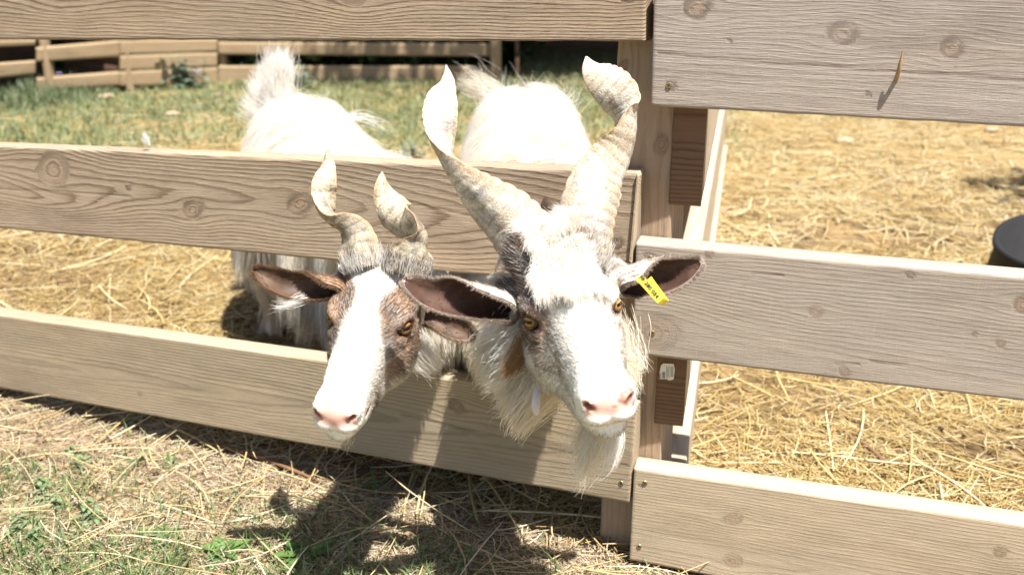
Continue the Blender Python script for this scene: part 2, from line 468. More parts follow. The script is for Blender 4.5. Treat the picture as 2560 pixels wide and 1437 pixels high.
        for th in (0.5, 0.5 + math.pi / 2):
            d = a * math.cos(th) + b * math.sin(th); e = a * -math.sin(th) + b * math.cos(th); q0 = p - n * 0.0016
            i = len(V)
            for sx, sy in ((-1, -1), (1, -1), (1, 1), (-1, 1)):
                V.append(q0 + d * sx * r * 0.6 + e * sy * r * 0.13 - n * (0.0001 if th > 1 else 0))
            F.append((i, i + 1, i + 2, i + 3))
        return o, (V, F)
    for par, lst in ((g2, [(1631, 832), (1626, 646)]), (g3_, [(1612, 1207), (1598, 1365)]), (g1, [(1672, 214)])):
        for x, y in lst:
            o, (V, F) = screw(par, onR(x, y, -0.0004), NR)
            mesh('screw_slot', V, F, dk, par)
    o, (V, F) = screw(left.children[2], onL(1553, 1207, -0.0004), NL); mesh('screw_slot', V, F, dk, left.children[2])
    return left, right
LEFT, RIGHT = build_planks()

# ------------------------------------------------------------------ goats: one continuous body surface from a distance field
def lerp(a, b, t): return a + (b - a) * t

def sd_ell(p, c, r):
    q = (p - np.asarray(c, np.float32)) / np.asarray(r, np.float32)
    k0 = np.sqrt((q * q).sum(-1)); q2 = q / np.asarray(r, np.float32)
    k1 = np.sqrt((q2 * q2).sum(-1)) + 1e-9
    return k0 * (k0 - 1) / k1

def sd_cone(p, a, b, ra, rb, sq=None):
    a = np.asarray(a, np.float32); b = np.asarray(b, np.float32)
    if sq is not None:
        sq = np.asarray(sq, np.float32); p = p / sq; a = a / sq; b = b / sq
    ab = b - a
    t = np.clip(((p - a) @ ab) / (ab @ ab), 0, 1)
    d = np.sqrt(((p - a - t[..., None] * ab) ** 2).sum(-1)) - (ra + (rb - ra) * t)
    return d

def smin(a, b, k):
    h = np.clip(0.5 + 0.5 * (b - a) / k, 0, 1)
    return b + (a - b) * h - k * h * (1 - h)

def smax(a, b, k): return -smin(-a, -b, k)

EYE_C = np.array([.0450, .0085, .0090]); GAZE = norm(np.array([.76, .60, .16]))
EHX = norm(np.cross(np.array([0, 0, 1.]), GAZE)); EHY = np.cross(GAZE, EHX); EB = np.stack([EHX, EHY, GAZE], 1)

def eye_dist(L):
    a = np.stack([np.abs(L[:, 0]), L[:, 1], L[:, 2]], -1)
    return np.sqrt((((a - (EYE_C + GAZE * .0125)) @ EB / np.array([.0155, .0100, .014])) ** 2).sum(-1))

def head_sdf(p):
    """distance to a goat's head; head space: X to the picture's right, Y to the nose, Z up, metres for a head 0.27 long"""
    q = p.copy(); q[..., 0] = np.abs(q[..., 0])
    d = sd_ell(q, (0, -.052, .014), (.050, .060, .050))
    d = smin(d, sd_ell(q, (0, -.010, .022), (.040, .058, .030)), .018)
    d = smin(d, sd_ell(q, (.040, .000, .012), (.020, .030, .022)), .014)
    d = smin(d, sd_cone(q, (0, .010, .008), (0, .135, -.013), .030, .0185, (1.04, 1, 1)), .020)
    d = smin(d, sd_cone(q, (0, .030, -.020), (0, .136, -.036), .037, .0285), .022)
    d = smin(d, sd_ell(q, (.034, -.012, -.044), (.027, .058, .046)), .020)
    d = smin(d, sd_cone(q, (.018, -.030, -.064), (.010, .122, -.062), .026, .0165), .022)
    d = smin(d, sd_ell(q, (0, .148, -.029), (.0315, .026, .0250)), .012)      # nose
    d = smin(d, sd_ell(q, (.0125, .152, -.0440), (.0178, .022, .0120)), .009)  # upper lip
    d = smin(d, sd_ell(q, (0, .142, -.0660), (.0198, .0235, .0125)), .010)      # lower lip and chin
    d = smin(d, sd_ell(q, (.0205, .161, -.024), (.0095, .011, .0095)), .006)  # nostril wing
    d = smin(d, sd_cone(q, (.032, -.062, .048), (.040, -.075, .062), .022, .020), .015)  # horn base
    d = smin(d, sd_cone(q, (.040, -.075, .010), (.062, -.085, .012), .017, .014), .012)  # ear base
    # brow over the eye and the ridge under it
    d = smin(d, sd_cone(q, (.046, .020, .021), (.054, -.020, .021), .0075, .0065), .008)
    d = smin(d, sd_cone(q, (.045, .024, -.004), (.053, -.012, -.006), .0060, .0055), .008)
    # eye opening, nostril, mouth
    e = (q - (EYE_C + GAZE * .0125).astype(np.float32)) @ EB.astype(np.float32)
    d = smax(d, -sd_ell(e, (0, 0, 0), (.0155, .0100, .013)), .0035)
    d = smax(d, -sd_cone(q, (.0075, .181, -.040), (.0245, .168, -.0245), .0018, .0036), .003)
    d = smax(d, -sd_cone(q, (0, .182, -.036), (0, .172, -.054), .0012, .0014), .004)
    m = sd_cone(q, (0, .178, -.0540), (.018, .166, -.0545), .0026, .0028)
    m = np.minimum(m, sd_cone(q, (.018, .166, -.0545), (.0300, .128, -.0500), .0028, .0026))
    m = np.minimum(m, sd_cone(q, (.0300, .128, -.0500), (.0375, .095, -.0420), .0026, .0014))
    return smax(d, -m, .003), m

def surface_nets(xs, ys, zs, D):
    """iso-surface of D at 0 on a rectilinear grid"""
    nx, ny, nz = D.shape
    neg = D < 0
    cs = np.zeros((nx - 1, ny - 1, nz - 1), np.int8)
    for i in (0, 1):
        for j in (0, 1):
            for k in (0, 1):
                cs += neg[i:nx - 1 + i, j:ny - 1 + j, k:nz - 1 + k]
    act = (cs > 0) & (cs < 8)
    ai, aj, ak = np.nonzero(act)
    vid = -np.ones(act.shape, np.int64); vid[ai, aj, ak] = np.arange(len(ai))
    acc = np.zeros((len(ai), 3)); cnt = np.zeros(len(ai))
    X = (xs, ys, zs)
    for ax in range(3):
        for b in (0, 1):
            for c in (0, 1):
                o = [0, 0, 0]; o[(ax + 1) % 3] = b; o[(ax + 2) % 3] = c
                i0, j0, k0 = ai + o[0], aj + o[1], ak + o[2]
                e = [0, 0, 0]; e[ax] = 1
                i1, j1, k1 = i0 + e[0], j0 + e[1], k0 + e[2]
                d0 = D[i0, j0, k0]; d1 = D[i1, j1, k1]
                m = (d0 < 0) != (d1 < 0)
                t = np.where(m, d0 / np.where(m, d0 - d1, 1), 0)
                P = np.stack([xs[i0], ys[j0], zs[k0]], -1); Q = np.stack([xs[i1], ys[j1], zs[k1]], -1)
                acc += np.where(m[:, None], P + (Q - P) * t[:, None], 0); cnt += m
    V = acc / cnt[:, None]
    F = []
    for ax in range(3):
        a1, a2 = (ax + 1) % 3, (ax + 2) % 3
        sl0 = [slice(None)] * 3; sl1 = [slice(None)] * 3
        sl0[ax] = slice(0, -1); sl1[ax] = slice(1, None)
        for a in (a1, a2):
            sl0[a] = slice(1, -1); sl1[a] = slice(1, -1)
        n0 = neg[tuple(sl0)]; n1 = neg[tuple(sl1)]
        I = np.stack(np.nonzero(n0 != n1), -1)
        fl = n0[tuple(I.T)]
        base = I.copy(); base[:, a1] += 1; base[:, a2] += 1
        def cell(da, db):
            c = base.copy(); c[:, a1] -= da; c[:, a2] -= db
            return vid[c[:, 0], c[:, 1], c[:, 2]]
        q = np.stack([cell(1, 1), cell(0, 1), cell(0, 0), cell(1, 0)], -1)
        q[~fl] = q[~fl][:, ::-1]
        F.append(q)
    F = np.concatenate(F); F = F[(F >= 0).all(1)]
    return V, F

def axis(lo, hi, flo, fhi, fine, coarse):
    a = [flo]; st = fine
    while a[-1] > lo:
        st = min(coarse, st * 1.12); a.append(a[-1] - st)
    b = list(np.arange(flo + fine, fhi, fine)); st = fine; c = [b[-1]]
    while c[-1] < hi:
        st = min(coarse, st * 1.12); c.append(c[-1] + st)
    return np.array(a[::-1] + b + c[1:], np.float32)

class Goat:
    """field lookups for draping the coat"""
    pass

def make_body(g, name, parent, mat):
    """g.M (3x3 head axes as columns, scaled), g.o head origin, g.body(p) the neck, trunk and legs in world space"""
    hb = g.o + (np.array([[x, y, z] for x in (-.09, .09) for y in (-.11, .19) for z in (-.10, .09)])) @ g.M.T
    flo, fhi = hb.min(0) - .01, hb.max(0) + .01
    lo, hi = g.lo, g.hi
    xs, ys, zs = [axis(lo[i], hi[i], flo[i], fhi[i], .0034, .018) for i in range(3)]
    G = np.stack(np.meshgrid(xs, ys, zs, indexing='ij'), -1).astype(np.float32)
    D = g.body(G).astype(np.float32)
    ix = [np.nonzero((a >= flo[i] - .03) & (a <= fhi[i] + .03))[0] for i, a in enumerate((xs, ys, zs))]
    sl = tuple(slice(v[0], v[-1] + 1) for v in ix)
    Minv = np.linalg.inv(g.M).astype(np.float32)
    P = (G[sl] - g.o.astype(np.float32)) @ Minv.T
    Hd, mouth = head_sdf(P)
    Hd = Hd * g.s
    D[sl] = smin(D[sl], Hd, .035) if False else smin(D[sl], Hd, .022)
    V, F = surface_nets(xs, ys, zs, D)
    g.xs, g.ys, g.zs, g.D = xs, ys, zs, D
    g.Minv = Minv
    L = (V - g.o) @ Minv.T
    col = g.skin(L, V)
    o = mesh(name, V, F, mat, parent, smooth=True, attrs={'col': col})
    g.V, g.F = V, F
    return o

def field(g, p):
    """distance and gradient at points p"""
    out = []
    def idx(a, v):
        i = np.clip(np.searchsorted(a, v) - 1, 0, len(a) - 2)
        return i, np.clip((v - a[i]) / (a[i + 1] - a[i]), 0, 1)
    def val(q):
        i, fx = idx(g.xs, q[:, 0]); j, fy = idx(g.ys, q[:, 1]); k, fz = idx(g.zs, q[:, 2])
        D = g.D; r = 0
        for a in (0, 1):
            for b in (0, 1):
                for c in (0, 1):
                    r = r + D[i + a, j + b, k + c] * (fx if a else 1 - fx) * (fy if b else 1 - fy) * (fz if c else 1 - fz)
        return r
    e = .005
    d = val(p)
    gr = np.stack([val(p + np.array([e, 0, 0])) - val(p - np.array([e, 0, 0])), val(p + np.array([0, e, 0])) - val(p - np.array([0, e, 0])), val(p + np.array([0, 0, e])) - val(p - np.array([0, 0, e]))], -1)
    return d, norm(gr)

def sample_surface(g, n, weight):
    V, F = g.V, g.F
    a, b, c, d = V[F[:, 0]], V[F[:, 1]], V[F[:, 2]], V[F[:, 3]]
    ar = np.linalg.norm(np.cross(c - a, d - b), axis=1) / 2
    w = ar * weight((a + b + c + d) / 4)
    pr = w / w.sum()
    f = rng.choice(len(F), n, p=pr)
    u = rng.random((n, 1)); v = rng.random((n, 1))
    return (a[f] * (1 - u) + b[f] * u) * (1 - v) + (d[f] * (1 - u) + c[f] * u) * v

def hair_object(name, P, rad, col, mat, parent):
    """P (n,k,3) strands, rad (n,k), col (n,3)"""
    n, k, _ = P.shape
    hc = bpy.data.hair_curves.new(name)
    hc.add_curves([k] * n)
    hc.position_data.foreach_set('vector', P.astype(np.float32).ravel())
    r = hc.attributes.get('radius') or hc.attributes.new('radius', 'FLOAT', 'POINT')
    r.data.foreach_set('value', rad.astype(np.float32).ravel())
    c = hc.attributes.new('col', 'FLOAT_COLOR', 'CURVE')
    c.data.foreach_set('color', np.c_[col, np.ones(n)].astype(np.float32).ravel())
    hc.materials.append(mat)
    o = bpy.data.objects.new(name, hc)
    return link(o, parent)

def grow(g, root, d0, length, k=7, grav=0.0, noise=0.15, nscale=30, lift=.003, seed=1, flow=None):
    """strands that leave their roots along d0, sag, and stay outside the body"""
    n = len(root); P = np.zeros((n, k, 3)); P[:, 0] = root
    d = norm(d0); st = (length / (k - 1))[:, None]
    for i in range(1, k):
        nz = np.stack([fbm(P[:, i - 1] * nscale, seed + a * 31, 2) for a in range(3)], -1)
        d = d + noise * nz
        d[:, 2] -= grav
        if flow is not None: d = d + flow
        d = norm(d)
        p = P[:, i - 1] + d * st
        sd, gr = field(g, p)
        m = lift * (1 + .5 * rng.random(n))
        p = p + gr * np.clip(m - sd, 0, .03)[:, None]
        P[:, i] = p
        d = norm(p - P[:, i - 1])
    return P

def clumped(g, n, nclump, weight, dirfn, lenfn, colfn, clump=.75, spread=.003, rad=.00045, **kw):
    cr = sample_surface(g, nclump, weight)
    d, gr = field(g, cr)
    ln = lenfn(cr) * rng.uniform(.75, 1.15, nclump)
    guides = grow(g, cr, dirfn(cr, gr), ln, **kw)
    kd = kdtree.KDTree(nclump)
    for i, p in enumerate(cr): kd.insert(p, i)
    kd.balance()
    root = sample_surface(g, n, weight)
    near = np.array([kd.find(p)[1] for p in root])
    k = guides.shape[1]
    t = np.linspace(0, 1, k)
    sc = rng.uniform(.7, 1.05, n)
    G = guides[near]
    # shorter strands follow the clump only part of the way
    tt = t[None, :] * sc[:, None] * (k - 1); i0 = np.clip(tt.astype(int), 0, k - 2); f = (tt - i0)[..., None]
    ar = np.arange(n)[:, None]
    Gs = G[ar, i0] * (1 - f) + G[ar, i0 + 1] * f
    off = (root - G[:, 0])[:, None, :]
    cl = (clump * rng.uniform(.55, 1.1, n))[:, None] * (t ** .7)[None, :]
    P = Gs + off * (1 - np.clip(cl, 0, 1))[..., None]
    wob = rng.normal(0, 1, (n, 1, 3)) * spread * (t ** 1.3)[None, :, None]
    wob2 = rng.normal(0, 1, (n, 1, 3)) * spread * .5 * np.sin(t * 5 + rng.uniform(0, 6, (n, 1)))[..., None] * t[None, :, None]
    P = P + wob + wob2
    R = rad * (1 - .75 * t ** 2)[None, :] * rng.uniform(.7, 1.3, (n, 1))
    return P, R, colfn(root)

def fur_mat(name, trans=.5, rough=.55):
    s = NT(name)
    c = s.attr('col').outputs['Color']
    s.l(c, s.b.inputs['Base Color'])
    s.b.inputs['Roughness'].default_value = rough
    s.b.inputs['Specular IOR Level'].default_value = .25
    tr = s.n('ShaderNodeBsdfTranslucent', {'Color': c})
    mx = s.n('ShaderNodeMixShader', {0: trans, 1: s.b.outputs[0], 2: tr.outputs[0]})
    s.l(mx.outputs[0], s.out.inputs[0])
    return s.m

M_SKIN = attr_mat('goat_skin', .6, .3, 0, .25, 500)
M_FUR = fur_mat('goat_fur')

# ---- horns: twisted, flattened section swept along a curve
def spline(pts, n):
    pts = np.asarray(pts, float); m = len(pts)
    t = np.linspace(0, m - 1, n); i = np.clip(t.astype(int), 0, m - 2); f = (t - i)[:, None]
    p1 = pts[i]; p2 = pts[i + 1]; p0 = pts[np.maximum(i - 1, 0)]; p3 = pts[np.minimum(i + 2, m - 1)]
    return .5 * ((2 * p1) + (-p0 + p2) * f + (2 * p0 - 5 * p1 + 4 * p2 - p3) * f * f + (-p0 + 3 * p1 - 3 * p2 + p3) * f ** 3)

def horn(name, parent, stations, mat, tint, seed, flat=.42, n=170, m=48, ridge=.035, nr=26, basedark=0.0, basehair=.14, greyhair=.1):
    """stations: picture x, y, depth, half width in picture units when seen flat, twist in degrees"""
    a = np.array([[*unp(x, y, d), w / FPX * d, tw] for (x, y, d, w, tw) in stations])
    c = spline(a, n)
    P = c[:, :3]; A = np.maximum(c[:, 3], .0006); TW = np.radians(c[:, 4])
    T = norm(np.gradient(P, axis=0))
    view = norm(P - C0)
    Sx = norm(np.cross(T, view)); Nz = norm(np.cross(Sx, T))
    th = np.linspace(0, 2 * math.pi, m, endpoint=False)
    t = np.linspace(0, 1, n)
    # growth ridges: sharper crests, fading to the tip
    ph = nr * t ** .9 * 2 * math.pi
    PH = ph[:, None] + 2.2 * vnoise(np.stack([np.cos(th) * 1.2 + 0 * t[:, None], np.sin(th) * 1.2 + 0 * t[:, None], 6 * t[:, None] + 0 * th], -1), seed) * 2
    rg = (np.abs(np.sin(PH / 2)) ** .6 - .7)
    amp = ridge * (1 - .5 * t)[:, None] * (0.4 + 1.2 * np.clip(vnoise(np.stack([np.cos(th) + 0 * t[:, None], np.sin(th) + 0 * t[:, None], 4 * t[:, None] + 0 * th], -1), seed + 5) + .5, 0, 1))
    # section: lens shape with one keeled edge
    X = np.cos(th); keel = np.where(X > 0, 1.0, .92)
    Y = np.sin(th) * (np.abs(np.sin(th)) ** .9) * (1 - .25 * X) * flat
    Y = Y + .14 * np.cos(2 * th) * flat
    fl = np.interp(t, [0, .12, .5, 1], [1.35, 1.1, .9, .9])
    bumps = 1 + amp * rg * 1.35 + .08 * vnoise(np.stack([np.cos(th) * 3 + 0 * t[:, None], np.sin(th) * 3 + 0 * t[:, None], 14 * t[:, None] + 0 * th], -1), seed + 2)
    sx = A[:, None] * (X * keel)[None, :] * bumps
    sy = A[:, None] * Y[None, :] * fl[:, None] * bumps
    ct, sn = np.cos(TW)[:, None], np.sin(TW)[:, None]
    u = sx * ct - sy * sn; v = sx * sn + sy * ct
    V = P[:, None, :] + Sx[:, None, :] * u[..., None] + Nz[:, None, :] * v[..., None]
    idx = np.arange(n * m).reshape(n, m)
    F = np.stack([idx[:-1], np.roll(idx, -1, 1)[:-1], np.roll(idx, -1, 1)[1:], idx[1:]], -1).reshape(-1, 4)
    # colour
    streak = vnoise(np.stack([np.cos(th) * 9 + 0 * t[:, None], np.sin(th) * 9 + 0 * t[:, None], 7 * t[:, None] + 0 * th], -1), seed + 9)
    fine = vnoise(np.stack([np.cos(th) * 22 + 0 * t[:, None], np.sin(th) * 22 + 0 * t[:, None], 20 * t[:, None] + 0 * th], -1), seed + 11)
    blot = fbm(V * 26, seed + 4, 3)
    pale, tan, dark, blue = (np.array(x) for x in tint)
    col = pale[None, None] + (tan - pale) * sstep(-.15, .35, blot + .5 * streak)[..., None]
    col = lerp(col, dark, (sstep(.10, .5, -rg + .9 * streak) * .70)[..., None])
    col = lerp(col, dark * .6, (np.interp(t, [0, .10, .30, 1], [basedark, basedark, 0, 0])[:, None] * sstep(-.5, .2, blot + streak))[..., None])
    col = lerp(col, blue, (sstep(.12, .42, fbm(V * 34, seed + 20, 3) + .6 * fine + .25 * np.interp(t, [0, .25, .5, 1], [.8, .5, 0, -1])[:, None]) * .7)[..., None])
    # dark cracks that follow the growth rings
    col = lerp(col, dark * .5, (sstep(.62, .70, -rg + .25 * fine) * sstep(.0, .25, blot + .3) * .8)[..., None])
    edge = np.abs(X) ** 6
    col = lerp(col, np.array([.46, .30, .16]), (edge * .55)[None, :, None])
    col = col * (1 + .25 * fine)[..., None]
    o = mesh(name, V.reshape(-1, 3), F, mat, parent, smooth=True, attrs={'col': np.clip(col, .02, .9).reshape(-1, 3)})
    # hair of the poll creeping up round the base
    N = 1500; i = (rng.beta(1.3, 2.2, N) * basehair * n).astype(int); j = rng.integers(0, m, N)
    root = V[i, j]; outd = norm(root - P[i]); d0 = norm(T[i] * .9 + outd * .28 + rng.normal(0, .16, (N, 3))); ln = rng.uniform(.010, .026, N)
    k = 5; tt = np.linspace(0, 1, k)
    H_ = root[:, None] - T[i][:, None] * .006 + d0[:, None] * (ln[:, None] * tt)[..., None] - outd[:, None] * (.25 * ln[:, None] * tt ** 2)[..., None]
    cc = np.where(rng.random((N, 1)) < greyhair, np.array([.16, .13, .11]), np.array([.80, .77, .72])) * rng.uniform(.7, 1.05, (N, 1))
    hair_object('base_hair', H_, .00028 * (1 - .7 * tt)[None] * rng.uniform(.7, 1.3, (N, 1)), cc, M_FUR, o)
    return o

M_HORN = attr_mat('horn', .6, .3, 0, 1.0, 330, .30)

# ---- ears
def ear(name, parent, stations, mat_, inner, outer, seed, roll=0.0, cup=.5, fold=0.0, n=40, m=22):
    """stations: picture x, y, depth, half width (px); opening turned to the viewer, rolled about its length"""
    a = np.array([[*unp(x, y, d), w / FPX * d] for (x, y, d, w) in stations])
    c = spline(a, n); P = c[:, :3]; A = np.maximum(c[:, 3], .001)
    T = norm(np.gradient(P, axis=0)); view = norm(P - C0)
    Sx = norm(np.cross(T, view)); Nz = norm(np.cross(Sx, T))
    if Sx[:, 2].mean() < 0: Sx = -Sx            # Sx upwards
    if (Nz * view).sum(-1).mean() < 0: Nz = -Nz  # Nz away from the viewer
    t = np.linspace(0, 1, n)
    ang = np.linspace(-1, 1, m)
    lowp = np.interp(t, [0, .15, .6, 1], [1.9, 1.45, .95, .7])[:, None]; upp = lowp + np.interp(t, [0, fold, fold + .22, 1], [1.8, 1.6, 0, 0])[:, None] * (fold > 0)
    phi = np.where(ang > 0, ang * upp, ang * lowp)
    rl = np.interp(t, [0, 1], [roll * 1.3, roll])[:, None]
    rad = A[:, None] / np.maximum(np.sin(np.clip(lowp, 0, math.pi / 2)), .3)
    u = np.sin(phi) * rad; v = (np.cos(phi) - np.cos(lowp)) * rad * cup * 2
    u2 = u * np.cos(rl) - v * np.sin(rl); v2 = u * np.sin(rl) + v * np.cos(rl)
    wob = .0015 * vnoise(np.stack([t[:, None] * 9 + 0 * phi, ang[None] * 3 + 0 * phi, 0 * phi + seed], -1), seed)
    V = P[:, None] + Sx[:, None] * u2[..., None] + Nz[:, None] * (v2 + wob)[..., None]
    nrm_ = norm(np.cross(np.gradient(V, axis=0), np.gradient(V, axis=1)))
    s_ = np.sign((nrm_ * Nz[:, None]).sum(-1).mean()); nrm_ = nrm_ * s_          # away from the viewer
    thk = .0022 * np.interp(t, [0, 1], [1.6, .7])[:, None] * (1 - .6 * np.abs(ang[None]) ** 4)
    V2 = V + nrm_ * thk[..., None]
    idx = np.arange(n * m).reshape(n, m)
    Fi = np.stack([idx[:-1, :-1], idx[:-1, 1:], idx[1:, 1:], idx[1:, :-1]], -1).reshape(-1, 4)
    Fo = Fi[:, ::-1] + n * m
    b = np.r_[idx[:, 0], idx[-1, 1:], idx[-2::-1, -1], idx[0, -2:0:-1]]
    Fb = np.stack([b, b + n * m, np.roll(b, -1) + n * m, np.roll(b, -1)], -1)
    nz = fbm(V * 60, seed, 3)
    ci = np.array(inner[0]) * (1 - sstep(-.3, .4, nz)[..., None]) + np.array(inner[1]) * sstep(-.3, .4, nz)[..., None]
    rim = sstep(.86, 1.0, np.abs(ang))[None, :, None] * .35
    ci = ci * (1 - rim) + np.array(outer[0]) * rim
    no = fbm(V2 * 90, seed + 3, 3)
    co = np.array(outer[0]) * (1 - sstep(-.1, .35, no)[..., None]) + np.array(outer[1]) * sstep(-.1, .35, no)[..., None]
    o = mesh(name, np.concatenate([V.reshape(-1, 3), V2.reshape(-1, 3)]), np.concatenate([Fi, Fo, Fb]), mat_, parent, smooth=True,
             attrs={'col': np.concatenate([ci.reshape(-1, 3), co.reshape(-1, 3)])})
    # short hair on the back and rim, longer strands at the base of the opening
    hv = []; hr = []; hcol = []
    def strands(N, base, Nn, dirs, ln, cf, lift):
        k = 5; tt = np.linspace(0, 1, k)
        Pp = base[:, None] + (dirs[:, None] * tt[None, :, None] + Nn[:, None] * (lift * tt ** .7)[None, :, None]) * ln[:, None, None]
        hv.append(Pp); hr.append(.00028 * (1 - .7 * tt)[None] * rng.uniform(.7, 1.3, (N, 1))); hcol.append(cf)
    N = 5200
    ii = rng.integers(0, n - 1, N); jj = rng.integers(0, m, N)
    base = V2[ii, jj] + (V2[ii + 1, jj] - V2[ii, jj]) * rng.random((N, 1))
    dn = nrm_[ii, jj]; dt = norm(T[ii] + .3 * rng.normal(0, 1, (N, 3)))
    strands(N, base, dn, dt, rng.uniform(.003, .007, N), np.clip(co[ii, jj] * rng.uniform(.75, 1.3, (N, 1)), 0, .9), .45)
    N = 2600
    ii = rng.integers(0, n - 1, N); side = rng.integers(0, 2, N); jj = np.where(side == 0, 0, m - 1)
    base = V[ii, jj] + (V[ii + 1, jj] - V[ii, jj]) * rng.random((N, 1))
    outd = norm(V[ii, jj] - V[ii, np.where(side == 0, 2, m - 3)])
    dt = norm(T[ii] * .8 + outd * .7 + .25 * rng.normal(0, 1, (N, 3)))
    strands(N, base, outd, dt, rng.uniform(.004, .009, N), np.clip(np.where(rng.random((N, 1)) < .4, np.array(outer[0]), np.array(outer[1])) * rng.uniform(.7, 1.25, (N, 1)), 0, .9), .1)
    N = 40
    ii = (rng.beta(1.2, 2.2, N) * (n - 2)).astype(int); jj = rng.integers(1, m - 1, N)
    base = V[ii, jj]; dn = -nrm_[ii, jj]; dt = norm(T[ii] + .35 * rng.normal(0, 1, (N, 3)))
    strands(N, base, dn, dt, rng.uniform(.008, .016, N), np.clip(ci[ii, jj] * rng.uniform(.7, 1.5, (N, 1)), 0, .9), .35)
    hair_object('hair', np.concatenate(hv), np.concatenate([np.broadcast_to(h, (len(h), 5)) for h in hr]), np.concatenate(hcol), M_FUR, o)
    return o, V, nrm_, T, Sx

# ---- eyes
def eye_mat():
    s = NT('goat_eye')
    v = s.attr('v_eye').outputs['Vector']
    sp = s.n('ShaderNodeSeparateXYZ', {0: v})
    x, y = sp.outputs[0], sp.outputs[1]
    r = s.math('SQRT', s.math('ADD', s.math('MULTIPLY', x, x), s.math('MULTIPLY', y, y)))
    n = s.noise(s.scalevec(v, (5, 5, 5)), 2.0, 4)
    iris = s.mix(n, (0.24, 0.11, 0.02), (0.50, 0.29, 0.07))
    iris = s.mix(s.ramp(r, [(0.35, g3(0)), (0.62, g3(1))]), iris, (0.22, 0.10, 0.03))
    col = s.mix(s.ramp(r, [(0.62, g3(0)), (0.68, g3(1))]), iris, (0.035, 0.02, 0.012))
    ax = s.math('MULTIPLY', s.math('ABSOLUTE', x), 1.0); ay = s.math('ABSOLUTE', y)
    pup = s.math('MULTIPLY', s.math('LESS_THAN', ax, 0.44), s.math('LESS_THAN', ay, 0.15))
    col = s.mix(pup, col, (0.004, 0.004, 0.008))
    s.l(col, s.b.inputs['Base Color'])
    s.b.inputs['Roughness'].default_value = .08
    s.b.inputs['Coat Weight'].default_value = .1
    s.b.inputs['Specular IOR Level'].default_value = .25
    s.b.inputs['Coat Roughness'].default_value = .03
    return s.m
M_EYE = eye_mat()
M_LID = plain('goat_eyelid', (0.055, 0.028, 0.018), .45, 0, .5, 200, .3)

def eyes(g, par):
    for sx in (-1, 1):
        c = EYE_C * [sx, 1, 1]; gaze = GAZE * [sx, 1, 1]
        r = .0140
        hx = norm(np.cross(np.array([0, 0, 1.]), gaze)); hy = np.cross(gaze, hx)
        n1, n2 = 32, 20
        V = []; E = []
        for i in range(n2 + 1):
            th = math.pi * i / n2
            for j in range(n1):
                ph = 2 * math.pi * j / n1
                d = (hx * math.cos(ph) + hy * math.sin(ph)) * math.sin(th) + gaze * math.cos(th)
                V.append(c + d * r); E.append((math.cos(ph) * math.sin(th), math.sin(ph) * math.sin(th), 0) if th < math.pi / 2 else (9, 9, 0))
        idx = np.arange((n2 + 1) * n1).reshape(n2 + 1, n1)
        F = np.stack([idx[:-1], idx[1:], np.roll(idx, -1, 1)[1:], np.roll(idx, -1, 1)[:-1]], -1).reshape(-1, 4)
        V = np.array(V) @ g.M.T + g.o
        e = mesh('eye', V, F, M_EYE, par, smooth=True, attrs={'v_eye': np.array(E)})
        # lids: almond ring that hugs the ball
        a = np.linspace(0, 2 * math.pi, 48, endpoint=False); ring = []
        for k, (rr, hgt) in enumerate(((.0118, .0016), (.0112, .0002), (.0100, .0013), (.0090, .0004))):
            sq = np.where(np.sin(a) > 0, g.lid[0], g.lid[1]) * np.abs(np.sin(a)) ** .9
            x = np.cos(a) * rr * 1.12; y = np.sign(np.sin(a)) * sq * rr
            z = np.sqrt(np.maximum(r * r - x * x * .85 - y * y, 1e-8)) + (hgt if k else -.0018)
            ring.append(c + hx * x[:, None] + hy * y[:, None] + gaze * z[:, None])
        ring = np.concatenate(ring) @ g.M.T + g.o
        ix = np.arange(48 * 4).reshape(4, 48)
        Fr = np.stack([ix[:-1], np.roll(ix, -1, 1)[:-1], np.roll(ix, -1, 1)[1:], ix[1:]], -1).reshape(-1, 4)
        mesh('eyelid', ring, Fr, M_LID, e, smooth=True)

def head_axes(fwd_yaw, fwd_pitch, roll, s):
    """head space X = picture right, Y = nose direction (towards the camera), Z = up; angles in degrees"""
    y, p = math.radians(fwd_yaw), math.radians(fwd_pitch)
    f = np.array([math.sin(y) * math.cos(p), -math.cos(y) * math.cos(p), math.sin(p)])
    x = norm(np.cross(f, [0, 0, 1.0])) * -1
    z = norm(np.cross(x, f)); z = z * np.sign(z[2])
    r = math.radians(roll)
    x2 = x * math.cos(r) + z * math.sin(r); z2 = z * math.cos(r) - x * math.sin(r)
    return np.stack([x2, f, z2], 1) * s

def pix(p):
    q = np.asarray(p) - C0; d = q @ FW
    return np.stack([1280 + FPX * (q @ RT) / d, 718.5 - FPX * (q @ UPV) / d], -1)

WHITE = np.array([.90, .875, .83]); CREAM = np.array([.86, .80, .68]); BROWN = np.array([.28, .155, .085]); GREYB = np.array([.20, .155, .135]); PINK = np.array([.66, .40, .33])

def nose_col(L, col):
    ax = np.abs(L[:, 0])
    nz = sstep(.150, .163, L[:, 1]) * sstep(-.042, -.036, L[:, 2]) * (1 - sstep(-.012, -.004, L[:, 2] - 0 * ax)) * (1 - sstep(.024, .030, ax))
    col = lerp(col, PINK, nz[:, None])
    nost = sd_cone(np.stack([ax, L[:, 1], L[:, 2]], -1), (.0075, .181, -.040), (.0245, .168, -.0245), .0018, .0036)
    col = lerp(col, np.array([.16, .05, .04]), (1 - sstep(-.0005, .0016, nost))[:, None])
    _, m = head_sdf(L.astype(np.float32))
    col = lerp(col, np.array([.13, .055, .045]), ((1 - sstep(.0006, .0028, m)) * (L[:, 1] > .09))[:, None])
    return col, nz

